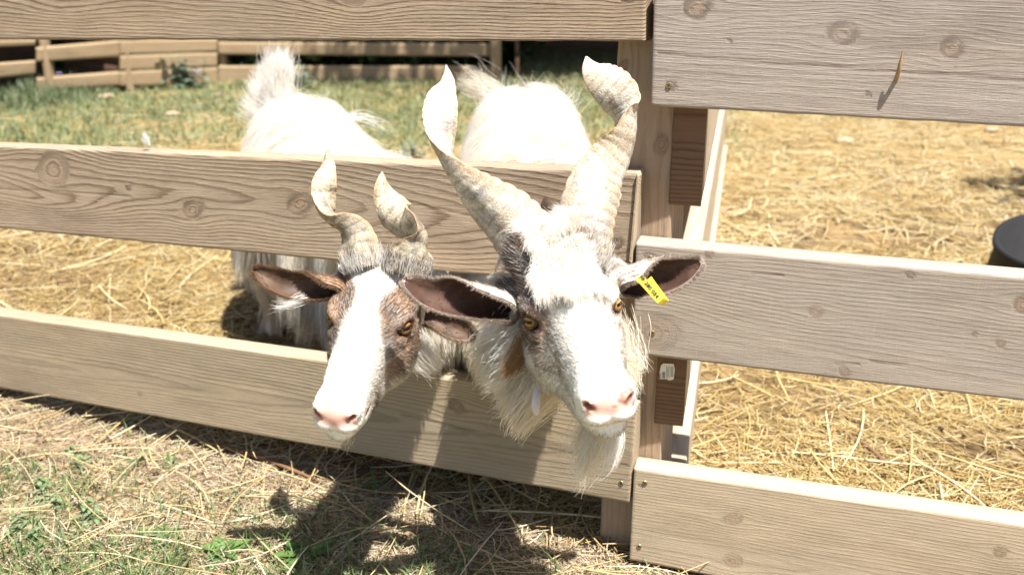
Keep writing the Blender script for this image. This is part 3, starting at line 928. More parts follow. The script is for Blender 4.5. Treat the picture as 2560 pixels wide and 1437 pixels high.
def furless(L):
    """1 where the face has bare skin"""
    ax = np.abs(L[:, 0])
    nz = sstep(.150, .163, L[:, 1]) * sstep(-.046, -.040, L[:, 2]) * (1 - sstep(-.012, -.008, L[:, 2])) * (1 - sstep(.022, .027, ax))
    _, m = head_sdf(L.astype(np.float32))
    mo = (1 - sstep(.0016, .0036, m)) * 1.0
    return np.clip(nz + mo + (eye_dist(L) < 1.15), 0, 1)

def facefur(g, n, par):
    """the short coat of the face, lying back from the nose"""
    def w(c):
        L = (c - g.o) @ g.Minv.T
        return ((L[:, 1] > -.085) & (L[:, 1] < .19) & (np.abs(L[:, 0]) < .09) & (np.abs(L[:, 2]) < .11)) * (1 - furless(L)) + 1e-9
    root = sample_surface(g, n, w)
    L = (root - g.o) @ g.Minv.T
    d, gr = field(g, root)
    ax = np.abs(L[:, 0]); sg = np.sign(L[:, 0])
    fl = np.stack([sg * (.25 + 2.0 * ax), -1.0 + 0 * ax, np.where(L[:, 2] < -.02, -.8, .15)], -1)
    # lips and chin hair points down
    low = sstep(-.045, -.065, L[:, 2])
    fl = fl + low[:, None] * np.array([0, .5, -1.1])
    fw = norm(fl @ (g.M / g.s).T)
    tn = norm(fw - gr * (fw * gr).sum(-1, keepdims=True))
    jit = rng.normal(0, 1, (n, 3))
    d0 = norm(tn + gr * .42 + .16 * jit)
    ln = g.facelen(L) * rng.uniform(.6, 1.3, n) * (.45 + .55 * sstep(1.3, 2.6, eye_dist(L))) * (1 - .45 * sstep(.105, .135, L[:, 1]))
    k = 5; t = np.linspace(0, 1, k)
    P = root[:, None] + d0[:, None] * (ln[:, None] * t)[..., None] - gr[:, None] * (ln[:, None] * .30 * t ** 2)[..., None] + tn[:, None] * (ln[:, None] * .12 * t ** 2)[..., None]
    P = P - gr[:, None] * .0006
    R = .00032 * (1 - .8 * t)[None, :] * rng.uniform(.7, 1.3, (n, 1))
    col = g.hair(L, root, True) * rng.uniform(.62, .95, (n, 1)) * (1 - .18 * sstep(-.1, .4, fbm(L * np.array([60, 18, 60]), 88, 2)))[:, None] * np.array([1, .985, .95])
    hair_object('face_hair', P, R, col, M_FUR, par)

def strand_lock(g, n, root, tip, r0, r1, col, k=9, sag=0.0, wav=.004, rad=.0004, bow=(0, 0, 0), seed=1):
    """a lock of long hair between two world points"""
    root = np.asarray(root, float); tip = np.asarray(tip, float)
    t = np.linspace(0, 1, k)
    o0 = rng.normal(0, 1, (n, 3)) * r0; o1 = (.85 * o0 / max(r0, 1e-6) + .40 * rng.normal(0, 1, (n, 3))) * r1 * .95
    ln = rng.uniform(.55, 1.08, n) ** .8
    tt = t[None] * ln[:, None]
    ctr = root + (tip - root) * tt[..., None] + np.asarray(bow) * (4 * tt * (1 - tt))[..., None]
    P = ctr + o0[:, None] * (1 - tt)[..., None] + o1[:, None] * tt[..., None]
    ph = rng.uniform(0, 6.28, (n, 1, 3)); P = P + (wav * .6 * np.sin(ph + tt[..., None] * rng.uniform(3, 8, (n, 1, 1))) + .003 * np.sin(1.3 * ph[:, :, :1] + np.arange(3) + tt[..., None] * 5)) * tt[..., None]
    P[..., 2] -= sag * tt ** 2
    R = rad * .8 * (1 - .7 * t ** 2)[None] * rng.uniform(.6, 1.3, (n, 1))
    C = np.clip(np.asarray(col)[None] * rng.uniform(.85, 1.12, (n, 1)), 0, .95)
    return P, R, C

def cat_h(par, name, parts):
    k = max(p[0].shape[1] for p in parts)
    ps = []; rs = []; cs = []
    for P, R, C in parts:
        if P.shape[1] != k:
            t = np.linspace(0, P.shape[1] - 1, k); i = np.clip(t.astype(int), 0, P.shape[1] - 2); f = t - i
            P = P[:, i] * (1 - f)[None, :, None] + P[:, i + 1] * f[None, :, None]; R = R[:, i] * (1 - f)[None] + R[:, i + 1] * f[None]
        ps.append(P); rs.append(R); cs.append(C)
    return hair_object(name, np.concatenate(ps), np.concatenate(rs), np.concatenate(cs), M_FUR, par)

def coat(g, par, n, nclump, bodylen):
    """long coat over neck, trunk and legs"""
    def w(c):
        L = (c - g.o) @ g.Minv.T
        face = (L[:, 1] > -.075) & (np.abs(L[:, 0]) < .09) & (L[:, 2] > -.075) & (L[:, 2] < .12)
        return np.where(face | ((L[:, 1] > -.055) & (L[:, 1] < .25) & (np.abs(L[:, 0]) < .09) & (np.abs(L[:, 2]) < .13)), 0, 1.0) * np.where(c[:, 2] < .10, .3, 1) + 1e-9
    def dirs(p, gr):
        ax = norm(g.spine[1] - g.spine[0])
        out = gr + 0
        d = gr * .28 + ax * .35 + np.array([0, 0, -.75])
        up = sstep(.5, .95, gr[:, 2])[:, None]
        # on the back the hair parts to both sides and lies towards the rump, with cowlicks
        sw = np.stack([fbm(p * 7, 70 + g.seed + a, 2) for a in range(3)], -1)
        d = d + up * (ax * .5 + np.array([0, 0, .55])) + sw * .8
        return norm(d)
    def ln(p):
        L = (p - g.o) @ g.Minv.T
        nearhead = np.exp(-(np.linalg.norm(L - np.array([0, -.08, 0]), axis=1) / .11) ** 2)
        front = sstep(.12, -.02, ((p - P0) @ NL))
        return bodylen * (1 - .3 * nearhead) * lerp(1.0 + .7 * sstep(.50, .38, p[:, 2]), g.frontlen, front) * np.where(p[:, 2] < .15, .5, 1)
    def col(p):
        L = (p - g.o) @ g.Minv.T
        return g.hair(L, p, False)
    P, R, C = clumped(g, n, nclump, w, dirs, ln, col, clump=.6, spread=.0013, rad=.00034, grav=.26, noise=.22, nscale=9, k=9, seed=g.seed, lift=.003)
    return P, R, C

def legs_field(p, d, legs):
    for (x, y, hz, kx, ky) in legs:   # hip height, foot offset
        d = smin(d, sd_cone(p, (x, y, hz), (x + kx * .5, y + ky * .5, hz * .5), .055, .026), .04)
        d = smin(d, sd_cone(p, (x + kx * .5, y + ky * .5, hz * .5), (x + kx, y + ky, -.03), .024, .019), .02)
        d = smin(d, sd_ell(p, (x + kx, y + ky - .008, -.040), (.026, .036, .026)), .012)
    return d

def build_big():
    g = Goat(); g.s = 1.20; g.seed = 3; g.frontlen = .55; g.lid = (.60, .62)
    g.M = head_axes(9, -1.5, 8.5, g.s)
    # put the middle of the eyes at its place
    g.o = unp(1430, 790, 1.42)
    par = empty('goat', np.array([.05, 2.2, 0]), 'large white goat with thick wide corkscrew horns, a yellow ear tag and a long beard', 'goat', 'goats with their heads through the fence')
    H = lambda x, y, z: g.o + g.M @ np.array([x, y, z])
    poll = H(0, -.07, -.01); gap = (onL(1290, 850)) + NL * .02
    a1 = lerp(poll, gap, .5)
    chest = np.array([.03, 2.0, .38]); rump = np.array([.035, 2.52, .465])
    g.spine = (chest, rump); g.poll = poll; g.gap = gap
    def body(p):
        d = sd_cone(p, H(0, -.06, -.02), gap, .060, .075)
        d = smin(d, sd_cone(p, gap, chest, .078, .12), .05)
        d = smin(d, sd_ell(p, chest, (.125, .17, .15)), .06)
        d = smin(d, sd_ell(p, (.035, 2.30, .430), (.165, .33, .165)), .06)
        d = smin(d, sd_ell(p, rump, (.150, .17, .165)), .06)
        d = smin(d, sd_cone(p, (.03, 2.64, .53), (-.02, 2.70, .58), .03, .012), .03)
        return legs_field(p, d, [(-.07, 1.98, .30, -.01, -.02), (.12, 1.98, .30, .01, -.02), (-.06, 2.56, .34, -.01, .04), (.12, 2.56, .34, .01, .04)])
    g.body = body
    g.lo = np.array([-.24, 1.1, -.09]); g.hi = np.array([.32, 2.85, .75])
    def patches(L):
        n = fbm(L * 55, 12, 3); n2 = fbm(L * 26, 31, 3)
        x = L[:, 0]; ax = np.abs(x)
        temple = sstep(.019, .034, ax + .012 * n2) * sstep(-.10, -.08, L[:, 1]) * (1 - .55 * (x > 0)) * (1 - sstep(.026, .060, L[:, 1] + .02 * n)) * sstep(-.040, -.018, L[:, 2] + .015 * n)
        roan = sstep(.05, .35, n + .15 * n2) * sstep(.02, .035, ax) * (1 - sstep(.06, .13, L[:, 1])) * .30
        return temple, roan, n
    def base(L, P, hair):
        temple, roan, n = patches(L)
        col = np.tile(WHITE, (len(L), 1))
        head = (L[:, 1] > -.09)
        br = lerp(GREYB * .95, BROWN * 1.1, sstep(-.25, .45, n * .7 + (L[:, 1] - .01) * 14)[:, None])
        col = lerp(col, br, (temple * head * .95)[:, None])
        col = lerp(col, BROWN * 1.3, (roan * head)[:, None])
        return col
    def skin(L, P):
        c = base(L, P, False)
        body_ = (L[:, 1] < -.09)
        c = c * 1.0
        c = np.where(body_[:, None], CREAM * .95, c * .92)
        c, nz = nose_col(L, c)
        sp = sstep(.12, .3, fbm(L * 160, 8, 2)) * sstep(.150, .163, L[:, 1]) * sstep(-.05, -.03, L[:, 2]) * sstep(-.005, .02, L[:, 0] + .01)
        c = lerp(c, np.array([.16, .07, .045]), (sp * .75)[:, None])
        e = eye_dist(L)
        return lerp(c, np.array([.09, .045, .03]), (1 - sstep(1.1, 1.6, e))[:, None])
    g.skin = skin
    def hair(L, P, face):
        n = len(L)
        c = base(L, P, True)
        if face:
            temple, roan, _ = patches(L)
            # roan: white hairs mixed in
            m = (rng.random(n) < .20) & (temple > .2)
            c[m] = WHITE
            m = (rng.random(n) < .6 * roan); c[m] = BROWN
        else:
            c = lerp(np.tile(WHITE * .93, (n, 1)), CREAM * .88, (sstep(-.3, .4, fbm(P * 9, 40, 3)))[:, None])
        return np.clip(c * rng.uniform(.86, 1.1, (n, 1)), 0, .93)
    g.hair = hair
    g.facelen = lambda L: .0105 + .012 * sstep(-.03, -.07, L[:, 1]) + .004 * sstep(-.055, -.075, L[:, 2])
    b = make_body(g, 'body', par, M_SKIN)
    print('big eyeL', pix(H(-.062, .004, .0085)), 'eyeR', pix(H(.062, .004, .0085)), 'nose', pix(H(0, .176, -.026)), 'chin', pix(H(0, .15, -.082)), 'horns', pix(H(-.032, -.062, .062)), pix(H(.032, -.062, .062)))
    eyes(g, par)
    facefur(g, 60000, par)
    parts = [coat(g, par, 90000, 7000, .10)]
    # forelock: shaggy tuft over the forehead and between the horns
    def wt(c):
        L = (c - g.o) @ g.Minv.T
        return ((L[:, 1] < .012 + .012 * np.cos(L[:, 0] * 60)) & (L[:, 1] > -.10) & (L[:, 2] > .030) & (np.abs(L[:, 0]) < .028)) * 1.0 + 1e-12
    def dirs(p, gr):
        L = (p - g.o) @ g.Minv.T
        sw = np.stack([fbm(p * 22, 170 + a, 2) for a in range(3)], -1)
        fw = np.stack([L[:, 0] * 14 - .1, .75 - (L[:, 1] < -.06) * .5, np.full(len(L), .25)], -1) @ (g.M / g.s).T
        return norm(gr * .4 + fw * .9 + sw * .8)
    P, R, C = clumped(g, 30000, 2400, wt, dirs, lambda p: np.full(len(p), .046), lambda p: np.clip(lerp(WHITE, CREAM, rng.random((len(p), 1)) * .5) * 1.0, 0, .93), clump=.45, spread=.004, rad=.00028, grav=.20, noise=.28, nscale=20, k=8, seed=9, lift=.004)
    parts.append((P, R, C))
    # beard, throat locks
    chin = H(0, .120, -.078)
    vy = NL * 0 + np.array([0, -.01, 0])
    parts.append(strand_lock(g, 800, chin, unp(1450, 1195, 1.33), .006, .007, CREAM * 1.05, wav=.006, rad=.00035))
    parts.append(strand_lock(g, 160, H(.008, .115, -.078), unp(1498, 1185, 1.33), .006, .008, WHITE, wav=.006, rad=.00035, bow=(.012, 0, 0)))
    parts.append(strand_lock(g, 260, H(0, .09, -.085), unp(1430, 1150, 1.36), .008, .008, CREAM, wav=.005, rad=.00035))
    thr = H(-.028, -.02, -.085)
    parts.append(strand_lock(g, 1700, thr, unp(1292, 1070, 1.50), .013, .009, CREAM * .98, wav=.006, rad=.00045, bow=(-.008, 0, 0)))
    parts.append(strand_lock(g, 1800, H(-.03, -.05, -.08), unp(1268, 1015, 1.54), .016, .012, CREAM * .98, wav=.006, rad=.00045))
    parts.append(strand_lock(g, 2000, H(-.045, -.06, -.06), unp(1228, 945, 1.60), .022, .014, WHITE, wav=.008, rad=.00045))
    parts.append(strand_lock(g, 1600, H(-.045, -.075, -.045), unp(1200, 880, 1.63), .024, .014, WHITE, wav=.008, rad=.00045))
    parts.append(strand_lock(g, 1500, H(.045, -.03, -.05), unp(1583, 920, 1.47), .018, .010, CREAM, wav=.006, rad=.0004))
    parts.append(strand_lock(g, 900, H(.040, -.03, -.07), unp(1570, 985, 1.46), .014, .010, CREAM, wav=.006, rad=.0004))
    bp = strand_lock(g, 420, H(-.055, -.030, -.035), unp(1262, 940, 1.47), .007, .006, np.array([.40, .25, .13]), wav=.003, rad=.0004)
    parts.append(bp)
    # stray hairs along the back
    rp = []
    for k_ in range(60):
        x = rng.uniform(-.09, .15); y = rng.uniform(2.35, 2.66)
        r0 = np.array([x, y, .605 - 1.2 * (x - .03) ** 2])
        rp.append(strand_lock(g, 5, r0, r0 + np.array([rng.normal(.0, .04), rng.uniform(0, .03), rng.uniform(.03, .09)]), .006, .012, WHITE, wav=.010, rad=.0004, sag=.01))
    parts += rp
    for k_ in range(150):
        y = rng.uniform(2.05, 2.62); sd_ = rng.choice([-1, 1]); x = .035 + sd_ * rng.uniform(0, .09)
        r0 = np.array([[x, y, .66]]); dq, gq = field(g, r0); r0 = (r0 - gq * dq[:, None])[0]
        tip = r0 + np.array([sd_ * rng.uniform(.05, .13), rng.uniform(-.05, .06), -rng.uniform(.03, .12)])
        d2, g2_ = field(g, tip[None]); tip = tip + g2_[0] * (.012 - d2[0])
        parts.append(strand_lock(g, 34, r0, tip, .010, .005, lerp(WHITE, CREAM * .95, rng.random()), wav=.004, rad=.0004, bow=(0, 0, .022)))
    parts.append(strand_lock(g, 380, np.array([-.05, 2.70, .60]), np.array([-.13, 2.76, .625]), .014, .022, CREAM * .85, wav=.012, rad=.0005))
    cat_h(par, 'coat', parts)
    # horns
    tint = ((.50, .46, .39), (.38, .32, .24), (.23, .185, .135), (.20, .20, .205))
    hd = 1.50
    horn('horn', par, [(1348, 640, 1.50, 84, 0), (1330, 605, 1.50, 84, 0), (1276, 547, 1.50, 80, 12), (1206, 490, 1.50, 72, 36), (1152, 443, 1.50, 62, 62), (1117, 393, 1.51, 50, 95),
                       (1099, 345, 1.52, 48, 135), (1098, 295, 1.53, 46, 172), (1103, 247, 1.54, 41, 192), (1116, 205, 1.55, 24, 215), (1115, 163, 1.56, 3, 230)], M_HORN, tint, 4, flat=.38, basedark=.35, ridge=.05, greyhair=.25)
    horn('horn', par, [(1446, 650, 1.48, 78, 10), (1456, 600, 1.48, 78, 4), (1474, 520, 1.48, 76, -4), (1500, 450, 1.49, 74, -20), (1537, 388, 1.50, 68, -42), (1565, 332, 1.50, 62, -70),
                       (1566, 285, 1.51, 66, -118), (1546, 240, 1.51, 60, -156), (1510, 206, 1.52, 50, -180), (1480, 174, 1.53, 30, -196), (1466, 142, 1.54, 3, -215)], M_HORN, tint, 8, flat=.37, basedark=.25, ridge=.05, greyhair=.15)
    # ears
    inn = ((.045, .022, .015), (.078, .040, .026)); out = ((.62, .56, .50), (.34, .25, .20))
    ear('ear', par, [(1292, 782, 1.49, 26), (1262, 772, 1.48, 33), (1200, 762, 1.46, 38), (1130, 750, 1.44, 39), (1070, 732, 1.43, 34), (1030, 712, 1.42, 20), (1014, 702, 1.42, 6)], M_SKIN, inn, out, 5, roll=.35, cup=.5, fold=.42)
    e2 = ear('ear', par, [(1530, 712, 1.50, 24), (1560, 706, 1.50, 34), (1610, 702, 1.49, 42), (1665, 690, 1.48, 40), (1710, 675, 1.47, 30), (1738, 662, 1.47, 16), (1750, 655, 1.47, 5)], M_SKIN, inn, out, 6, roll=-.1, cup=.5, fold=.34)
    # wattle
    n, m = 14, 12; t = np.linspace(0, 1, n)
    wp = spline([unp(1362, 930, 1.47), unp(1346, 968, 1.45), unp(1340, 1005, 1.44), unp(1341, 1038, 1.44)], n)
    wr = .0066 * np.interp(t, [0, .3, .7, .92, 1], [.5, .8, 1, .7, .05]); th = np.linspace(0, 2 * math.pi, m, endpoint=False)
    V = wp[:, None] + (RT[None, None] * np.cos(th)[None, :, None] + np.array([0, 1, 0])[None, None] * np.sin(th)[None, :, None]) * wr[:, None, None]
    ix = np.arange(n * m).reshape(n, m)
    F = np.stack([ix[:-1], ix[1:], np.roll(ix, -1, 1)[1:], np.roll(ix, -1, 1)[:-1]], -1).reshape(-1, 4)
    mesh('wattle', V.reshape(-1, 3), F, M_SKIN, par, True, {'col': np.tile([.66, .60, .57], (n * m, 1))})
    # yellow ear tag: strap over the ear, folded at its lower end
    yel = plain('tag_yellow', (.66, .53, .05), .35, 0, .5, 60, .12)
    A = unp(1591, 698, 1.445); B = unp(1638, 755, 1.41); ax = norm(B - A); ln = np.linalg.norm(B - A)
    nv = norm(C0 - (A + B) / 2); side = norm(np.cross(nv, ax)); nv = norm(np.cross(ax, side))
    if np.dot(side, RT) < 0: side = -side
    w = .0056; prof = [(0, 0), (ln * .25, .0006), (ln * .97, 0), (ln * 1.05, -.004), (ln * 1.04, -.012), (ln * .96, -.016), (ln * .4, -.017), (ln * .05, -.014)]
    pts = spline([(a_, b_, 0) for a_, b_ in prof], 60); V = []; F = []
    cc = A + side * .004
    for i, (a_, b_, _) in enumerate(pts):
        tn = norm(np.gradient(pts, axis=0)[i]); nn = np.array([-tn[1], tn[0]])
        sh = side * (.010 * i / 60)
        for sgn in (-1, 1):
            for th_ in (-1, 1):
                V.append(cc + ax * (a_ + nn[0] * th_ * .0008) + nv * (b_ + nn[1] * th_ * .0008) + side * sgn * w + sh)
        if i:
            j = 4 * (i - 1); k = 4 * i
            for a0, b0 in ((0, 1), (1, 3), (3, 2), (2, 0)): F.append((j + a0, j + b0, k + b0, k + a0))
    F.append((0, 1, 3, 2)); j = 4 * 59; F.append((j, j + 2, j + 3, j + 1))
    tg = mesh('ear_tag', V, F, yel, par)
    cu = bpy.data.curves.new('lettering', 'FONT'); cu.body = 'FR 280 054'; cu.size = .0076; cu.align_x = 'CENTER'; cu.align_y = 'CENTER'; cu.extrude = .0001; cu.space_character = 1.02
    cu.offset = .0002
    to = bpy.data.objects.new('tmp', cu); S.collection.objects.link(to)
    dg = bpy.context.evaluated_depsgraph_get(); me = bpy.data.meshes.new_from_object(to.evaluated_get(dg)); bpy.data.objects.remove(to)
    co = np.zeros(len(me.vertices) * 3, np.float32); me.vertices.foreach_get('co', co); co = co.reshape(-1, 3)
    co[:, 0] *= (ln * .93) / max(1e-6, np.ptp(co[:, 0])); 
    up = side if np.dot(side, UPV) > 0 else side
    co2 = cc + ax * (ln * .5 + co[:, :1]) + side * (co[:, 1:2]) * 1.0 + nv * (.0022 + co[:, 2:3]) + side * .003
    me.vertices.foreach_set('co', co2.astype(np.float32).ravel()); me.update()
    me.materials.clear(); me.materials.append(plain('tag_ink', (.03, .03, .025), .6, 0, .3))
    link(bpy.data.objects.new('lettering', me), tg)
    return g, par

def build_small():
    g = Goat(); g.s = 1.13; g.seed = 14; g.frontlen = .28; g.lid = (.42, .50)
    g.M = head_axes(-9, -11.5, -5, g.s)
    g.o = unp(927, 809, 1.55)
    par = empty('goat', np.array([-.4, 2.3, 0]), 'smaller goat with a white blaze, brown cheeks, short corkscrew horns and no ear tag', 'goat', 'goats with their heads through the fence')
    H = lambda x, y, z: g.o + g.M @ np.array([x, y, z])
    gap = onL(1030, 800) + NL * .02
    chest = np.array([-.27, 2.15, .36]); rump = np.array([-.56, 2.62, .42])
    g.spine = (chest, rump)
    def body(p):
        d = sd_cone(p, H(0, -.06, -.02), gap, .055, .066)
        d = smin(d, sd_cone(p, gap, chest, .068, .11), .05)
        d = smin(d, sd_ell(p, chest, (.12, .16, .15)), .06)
        m = (chest + rump) / 2
        d = smin(d, sd_cone(p, lerp(chest, rump, .15), lerp(chest, rump, .85) - np.array([0, 0, .03]), .135, .165), .06)
        d = smin(d, sd_ell(p, rump + np.array([0, .02, .0]), (.150, .17, .160)), .06)
        d = smin(d, sd_cone(p, rump + np.array([-.05, .12, .10]), rump + np.array([-.07, .16, .20]), .028, .018), .03)
        return legs_field(p, d, [(-.34, 2.08, .28, -.02, -.02), (-.18, 2.16, .28, .0, -.02), (-.66, 2.58, .32, -.01, .03), (-.47, 2.68, .32, .01, .03)])
    g.body = body
    g.lo = np.array([-.80, 1.2, -.09]); g.hi = np.array([-.08, 3.0, .78])
    def patches(L):
        n = fbm(L * 50, 61, 3); n2 = fbm(L * 22, 77, 3)
        x = L[:, 0]; ax = np.abs(x)
        bl = .025 + .010 * sstep(-.01, -.05, L[:, 1]) - .013 * np.exp(-((L[:, 1] - .018) / .030) ** 2) + .007 * n2 + .003 * (x < 0)
        cheek = sstep(bl, bl + .010, ax + .004 * n) * (1 - sstep(.045, .080, L[:, 1] + .03 * n)) * sstep(-.095, -.06, L[:, 1] + .01)
        lower = sstep(-.070, -.045, L[:, 2] + .012 * n)
        cheek = cheek * np.maximum(lower, .0)
        strip = sstep(.026, .034, -x + .004 * n) * sstep(.02, .05, L[:, 1]) * (1 - sstep(.085, .11, L[:, 1])) * sstep(-.035, -.015, L[:, 2]) * .75
        spot = np.exp(-((x - .030) / .010) ** 2 - ((L[:, 1] - .088) / .016) ** 2 - ((L[:, 2] + .058) / .016) ** 2)
        spot2 = np.exp(-((x - .026) / .012) ** 2 - ((L[:, 1] - .105) / .014) ** 2 - ((L[:, 2] + .068) / .012) ** 2)
        poll = sstep(.052, .066, L[:, 2] + .010 * n) * (L[:, 1] > -.09) * sstep(.01, .03, x) * .55
        return cheek, strip, np.clip(spot + spot2, 0, 1), n, poll
    def base(L):
        cheek, strip, spot, n, poll = patches(L)
        c = np.tile(WHITE, (len(L), 1))
        br = lerp(np.array([.32, .185, .10]), np.array([.15, .095, .065]), sstep(-.2, .4, n)[:, None])
        c = lerp(c, br, (cheek * (1 - .5 * sstep(.0, .04, L[:, 1] + .0)) * .95)[:, None] if False else (cheek * .92)[:, None])
        c = lerp(c, GREYB, strip[:, None]); c = lerp(c, BROWN * .55, (spot * .85)[:, None]); c = lerp(c, GREYB * .8, poll[:, None])
        return c
    def skin(L, P):
        c = base(L) * .92
        c = np.where((L[:, 1] < -.09)[:, None], CREAM * .95, c)
        c, nz = nose_col(L, c)
        e = eye_dist(L)
        return lerp(c, np.array([.12, .06, .04]), (1 - sstep(1.1, 1.6, e))[:, None])
    g.skin = skin
    def hair(L, P, face):
        n = len(L); c = base(L)
        if face:
            cheek = patches(L)[0]
            m = (rng.random(n) < .16 + .25 * sstep(.0, .05, L[:, 1])) & (cheek > .2); c[m] = WHITE * .8
        else:
            c = lerp(np.tile(WHITE * .95, (n, 1)), CREAM * .9, (sstep(-.3, .4, fbm(P * 9, 44, 3)))[:, None])
        return np.clip(c * rng.uniform(.86, 1.1, (n, 1)), 0, .93)
    g.hair = hair
    g.facelen = lambda L: .0095 + .004 * sstep(.05, .07, L[:, 2])
    make_body(g, 'body', par, M_SKIN)
    print('small eyeL', pix(H(-.062, .004, .0085)), 'eyeR', pix(H(.062, .004, .0085)), 'nose', pix(H(0, .176, -.026)), 'chin', pix(H(0, .15, -.082)), 'horns', pix(H(-.032, -.062, .062)), pix(H(.032, -.062, .062)))
    eyes(g, par)
    facefur(g, 60000, par)
    parts = [coat(g, par, 90000, 7000, .12)]
    # upright tail with a fan of long hair
    t0 = rump + np.array([-.085, .14, .105])
    for k_ in range(26):
        a = k_ / 25
        tip = t0 + np.array([lerp(-.085, .03, a) + rng.normal(0, .010), rng.normal(0, .03), lerp(.02, .19, a ** .6) if a < .75 else lerp(.19, .15, (a - .75) * 4)])
        parts.append(strand_lock(g, 150, t0 + np.array([0, 0, .06 * a]), tip, .016, .014, WHITE, wav=.010, rad=.0005, bow=(0, 0, .02 - .03 * (1 - a))))
    parts.append(strand_lock(g, 60, t0 + np.array([.02, 0, .02]), t0 + np.array([.09, 0, -.02]), .012, .02, CREAM * .8, wav=.01, rad=.0005, bow=(.02, 0, .05)))
    parts.append(strand_lock(g, 26, rump + np.array([.13, -.05, .13]), rump + np.array([.24, -.02, .09]), .01, .012, WHITE, wav=.01, rad=.0005, bow=(0, 0, .02)))
    # side curtain of long flank hair
    parts.append(strand_lock(g, 90, H(0, .135, -.076), H(.0, .14, -.092), .010, .010, CREAM, wav=.003, rad=.0003))
    parts.append(strand_lock(g, 700, H(.045, -.05, -.06), unp(1085, 920, 1.64), .012, .010, WHITE, wav=.006, rad=.0004))
    parts.append(strand_lock(g, 60, unp(760, 748, 1.55), unp(690, 768, 1.54), .006, .005, WHITE, wav=.005, rad=.0003))
    for k_ in range(130):
        tt_ = rng.uniform(-.1, 1.15); c0 = lerp(chest, rump, tt_); sd_ = rng.choice([-1, 1]); off_ = sd_ * rng.uniform(0, .08)
        r0 = np.array([[c0[0] + off_ * .85, c0[1] + off_ * .5, .64]]); dq, gq = field(g, r0); r0 = (r0 - gq * dq[:, None])[0]
        tip = r0 + np.array([sd_ * rng.uniform(.05, .12), sd_ * .04 + rng.uniform(-.04, .05), -rng.uniform(.03, .11)])
        d2, g2_ = field(g, tip[None]); tip = tip + g2_[0] * (.012 - d2[0])
        parts.append(strand_lock(g, 34, r0, tip, .010, .005, lerp(WHITE, CREAM * .95, rng.random()), wav=.004, rad=.0004, bow=(0, 0, .022)))
    for k_ in range(14):
        x = rng.uniform(-.66, -.42); r0 = np.array([x, rng.uniform(2.5, 2.7), .565 - 1.6 * (x + .55) ** 2])
        parts.append(strand_lock(g, 6, r0, r0 + np.array([rng.normal(0, .04), 0, rng.uniform(.03, .07)]), .006, .01, WHITE, wav=.01, rad=.0004))
    cat_h(par, 'coat', parts)
    tint = ((.40, .35, .26), (.28, .22, .14), (.15, .12, .085), (.11, .105, .10))
    horn('horn', par, [(912, 668, 1.56, 52, 0), (905, 635, 1.56, 50, 0), (893, 592, 1.56, 48, 15), (866, 562, 1.56, 44, 45), (836, 548, 1.56, 42, 80), (814, 524, 1.56, 40, 118),
                       (807, 488, 1.57, 35, 155), (810, 455, 1.57, 32, 180), (819, 418, 1.58, 21, 200), (818, 377, 1.59, 5, 215)], M_HORN, tint, 14, flat=.42, nr=15, ridge=.045, basedark=.8, basehair=.15, greyhair=.12)
    horn('horn', par, [(1015, 685, 1.55, 60, 0), (1022, 655, 1.55, 58, 0), (1036, 620, 1.55, 50, -35), (1046, 588, 1.55, 46, -80), (1030, 566, 1.55, 52, -120), (1005, 550, 1.56, 50, -150),
                       (982, 526, 1.56, 45, -168), (963, 496, 1.57, 33, -182), (955, 464, 1.57, 20, -195), (956, 430, 1.58, 3, -210)], M_HORN, tint, 17, flat=.42, nr=13, ridge=.04, basedark=.9, basehair=.17, greyhair=.5)
    inn = ((.050, .027, .016), (.085, .048, .028)); out = ((.26, .165, .10), (.17, .105, .065))
    ear('ear', par, [(855, 728, 1.57, 18), (832, 722, 1.56, 23), (780, 720, 1.55, 30), (725, 712, 1.55, 31), (680, 697, 1.54, 25), (650, 683, 1.54, 14), (638, 677, 1.54, 4)], M_SKIN, inn, out, 15, roll=.15, cup=.5, fold=.25)
    ear('ear', par, [(1060, 790, 1.58, 16), (1085, 796, 1.58, 22), (1115, 808, 1.58, 28), (1145, 822, 1.58, 27), (1168, 833, 1.58, 18), (1182, 838, 1.58, 6)], M_SKIN, inn, ((.5, .42, .34), (.22, .13, .08)), 16, roll=.1, cup=.5)
    return g, par

BIG, BIGO = build_big()
SMALL, SMALLO = build_small()

# ------------------------------------------------------------------ ground
def gz(x, y):
    x = np.asarray(x, float); y = np.asarray(y, float)
    p = np.stack([x, y, 0 * x], -1)
    h = .030 * vnoise(p * .9, 3) + .014 * vnoise(p * 3.1, 4) + .006 * vnoise(p * 11, 5)
    # a little worn hollow under the fence, a slight bank outside it
    dl = (np.stack([x, y], -1) - P0[:2]) @ NL[:2]
    base = np.interp(x, [-1.4, .2, 1.0], [-.056, -.088, -.122]) * sstep(4.6, 2.4, y)
    return h * sstep(.0, .35, np.abs(dl) + .12) + base - .012 * np.exp(-(dl / .12) ** 2) - .004

def inside(x, y):
    """metres behind the fence line"""
    a = (np.stack([x, y], -1) - P0[:2]) @ NL[:2]; b = (np.stack([x, y], -1) - P0R[:2]) @ NR[:2]
    return np.where(x < P0[0] + .1, a, b)

def green(x, y):
    """how grassy the place is"""
    p = np.stack([x, y, 0 * x], -1)
    n = fbm(p * 1.3, 21, 3); n2 = fbm(p * 4, 25, 2)
    ins = inside(x, y)
    far = sstep(4.2, 5.0, y + .9 * n) * (1 - sstep(.4, 1.5, x)) * sstep(-.75, .0, n2 + .5 * n + .35 * sstep(4.6, 5.8, y))
    farr = sstep(5.5, 7, y + .9 * n) * sstep(.3, 1.5, x)
    near = sstep(.02, -.3, ins) * sstep(.12, .38, n + .55 * n2 + .50 * sstep(-.10, -.7, x) + .25 * sstep(1.75, 1.5, y) - .22 * sstep(-.35, .1, x))
    return np.clip(far + farr + near, 0, 1)

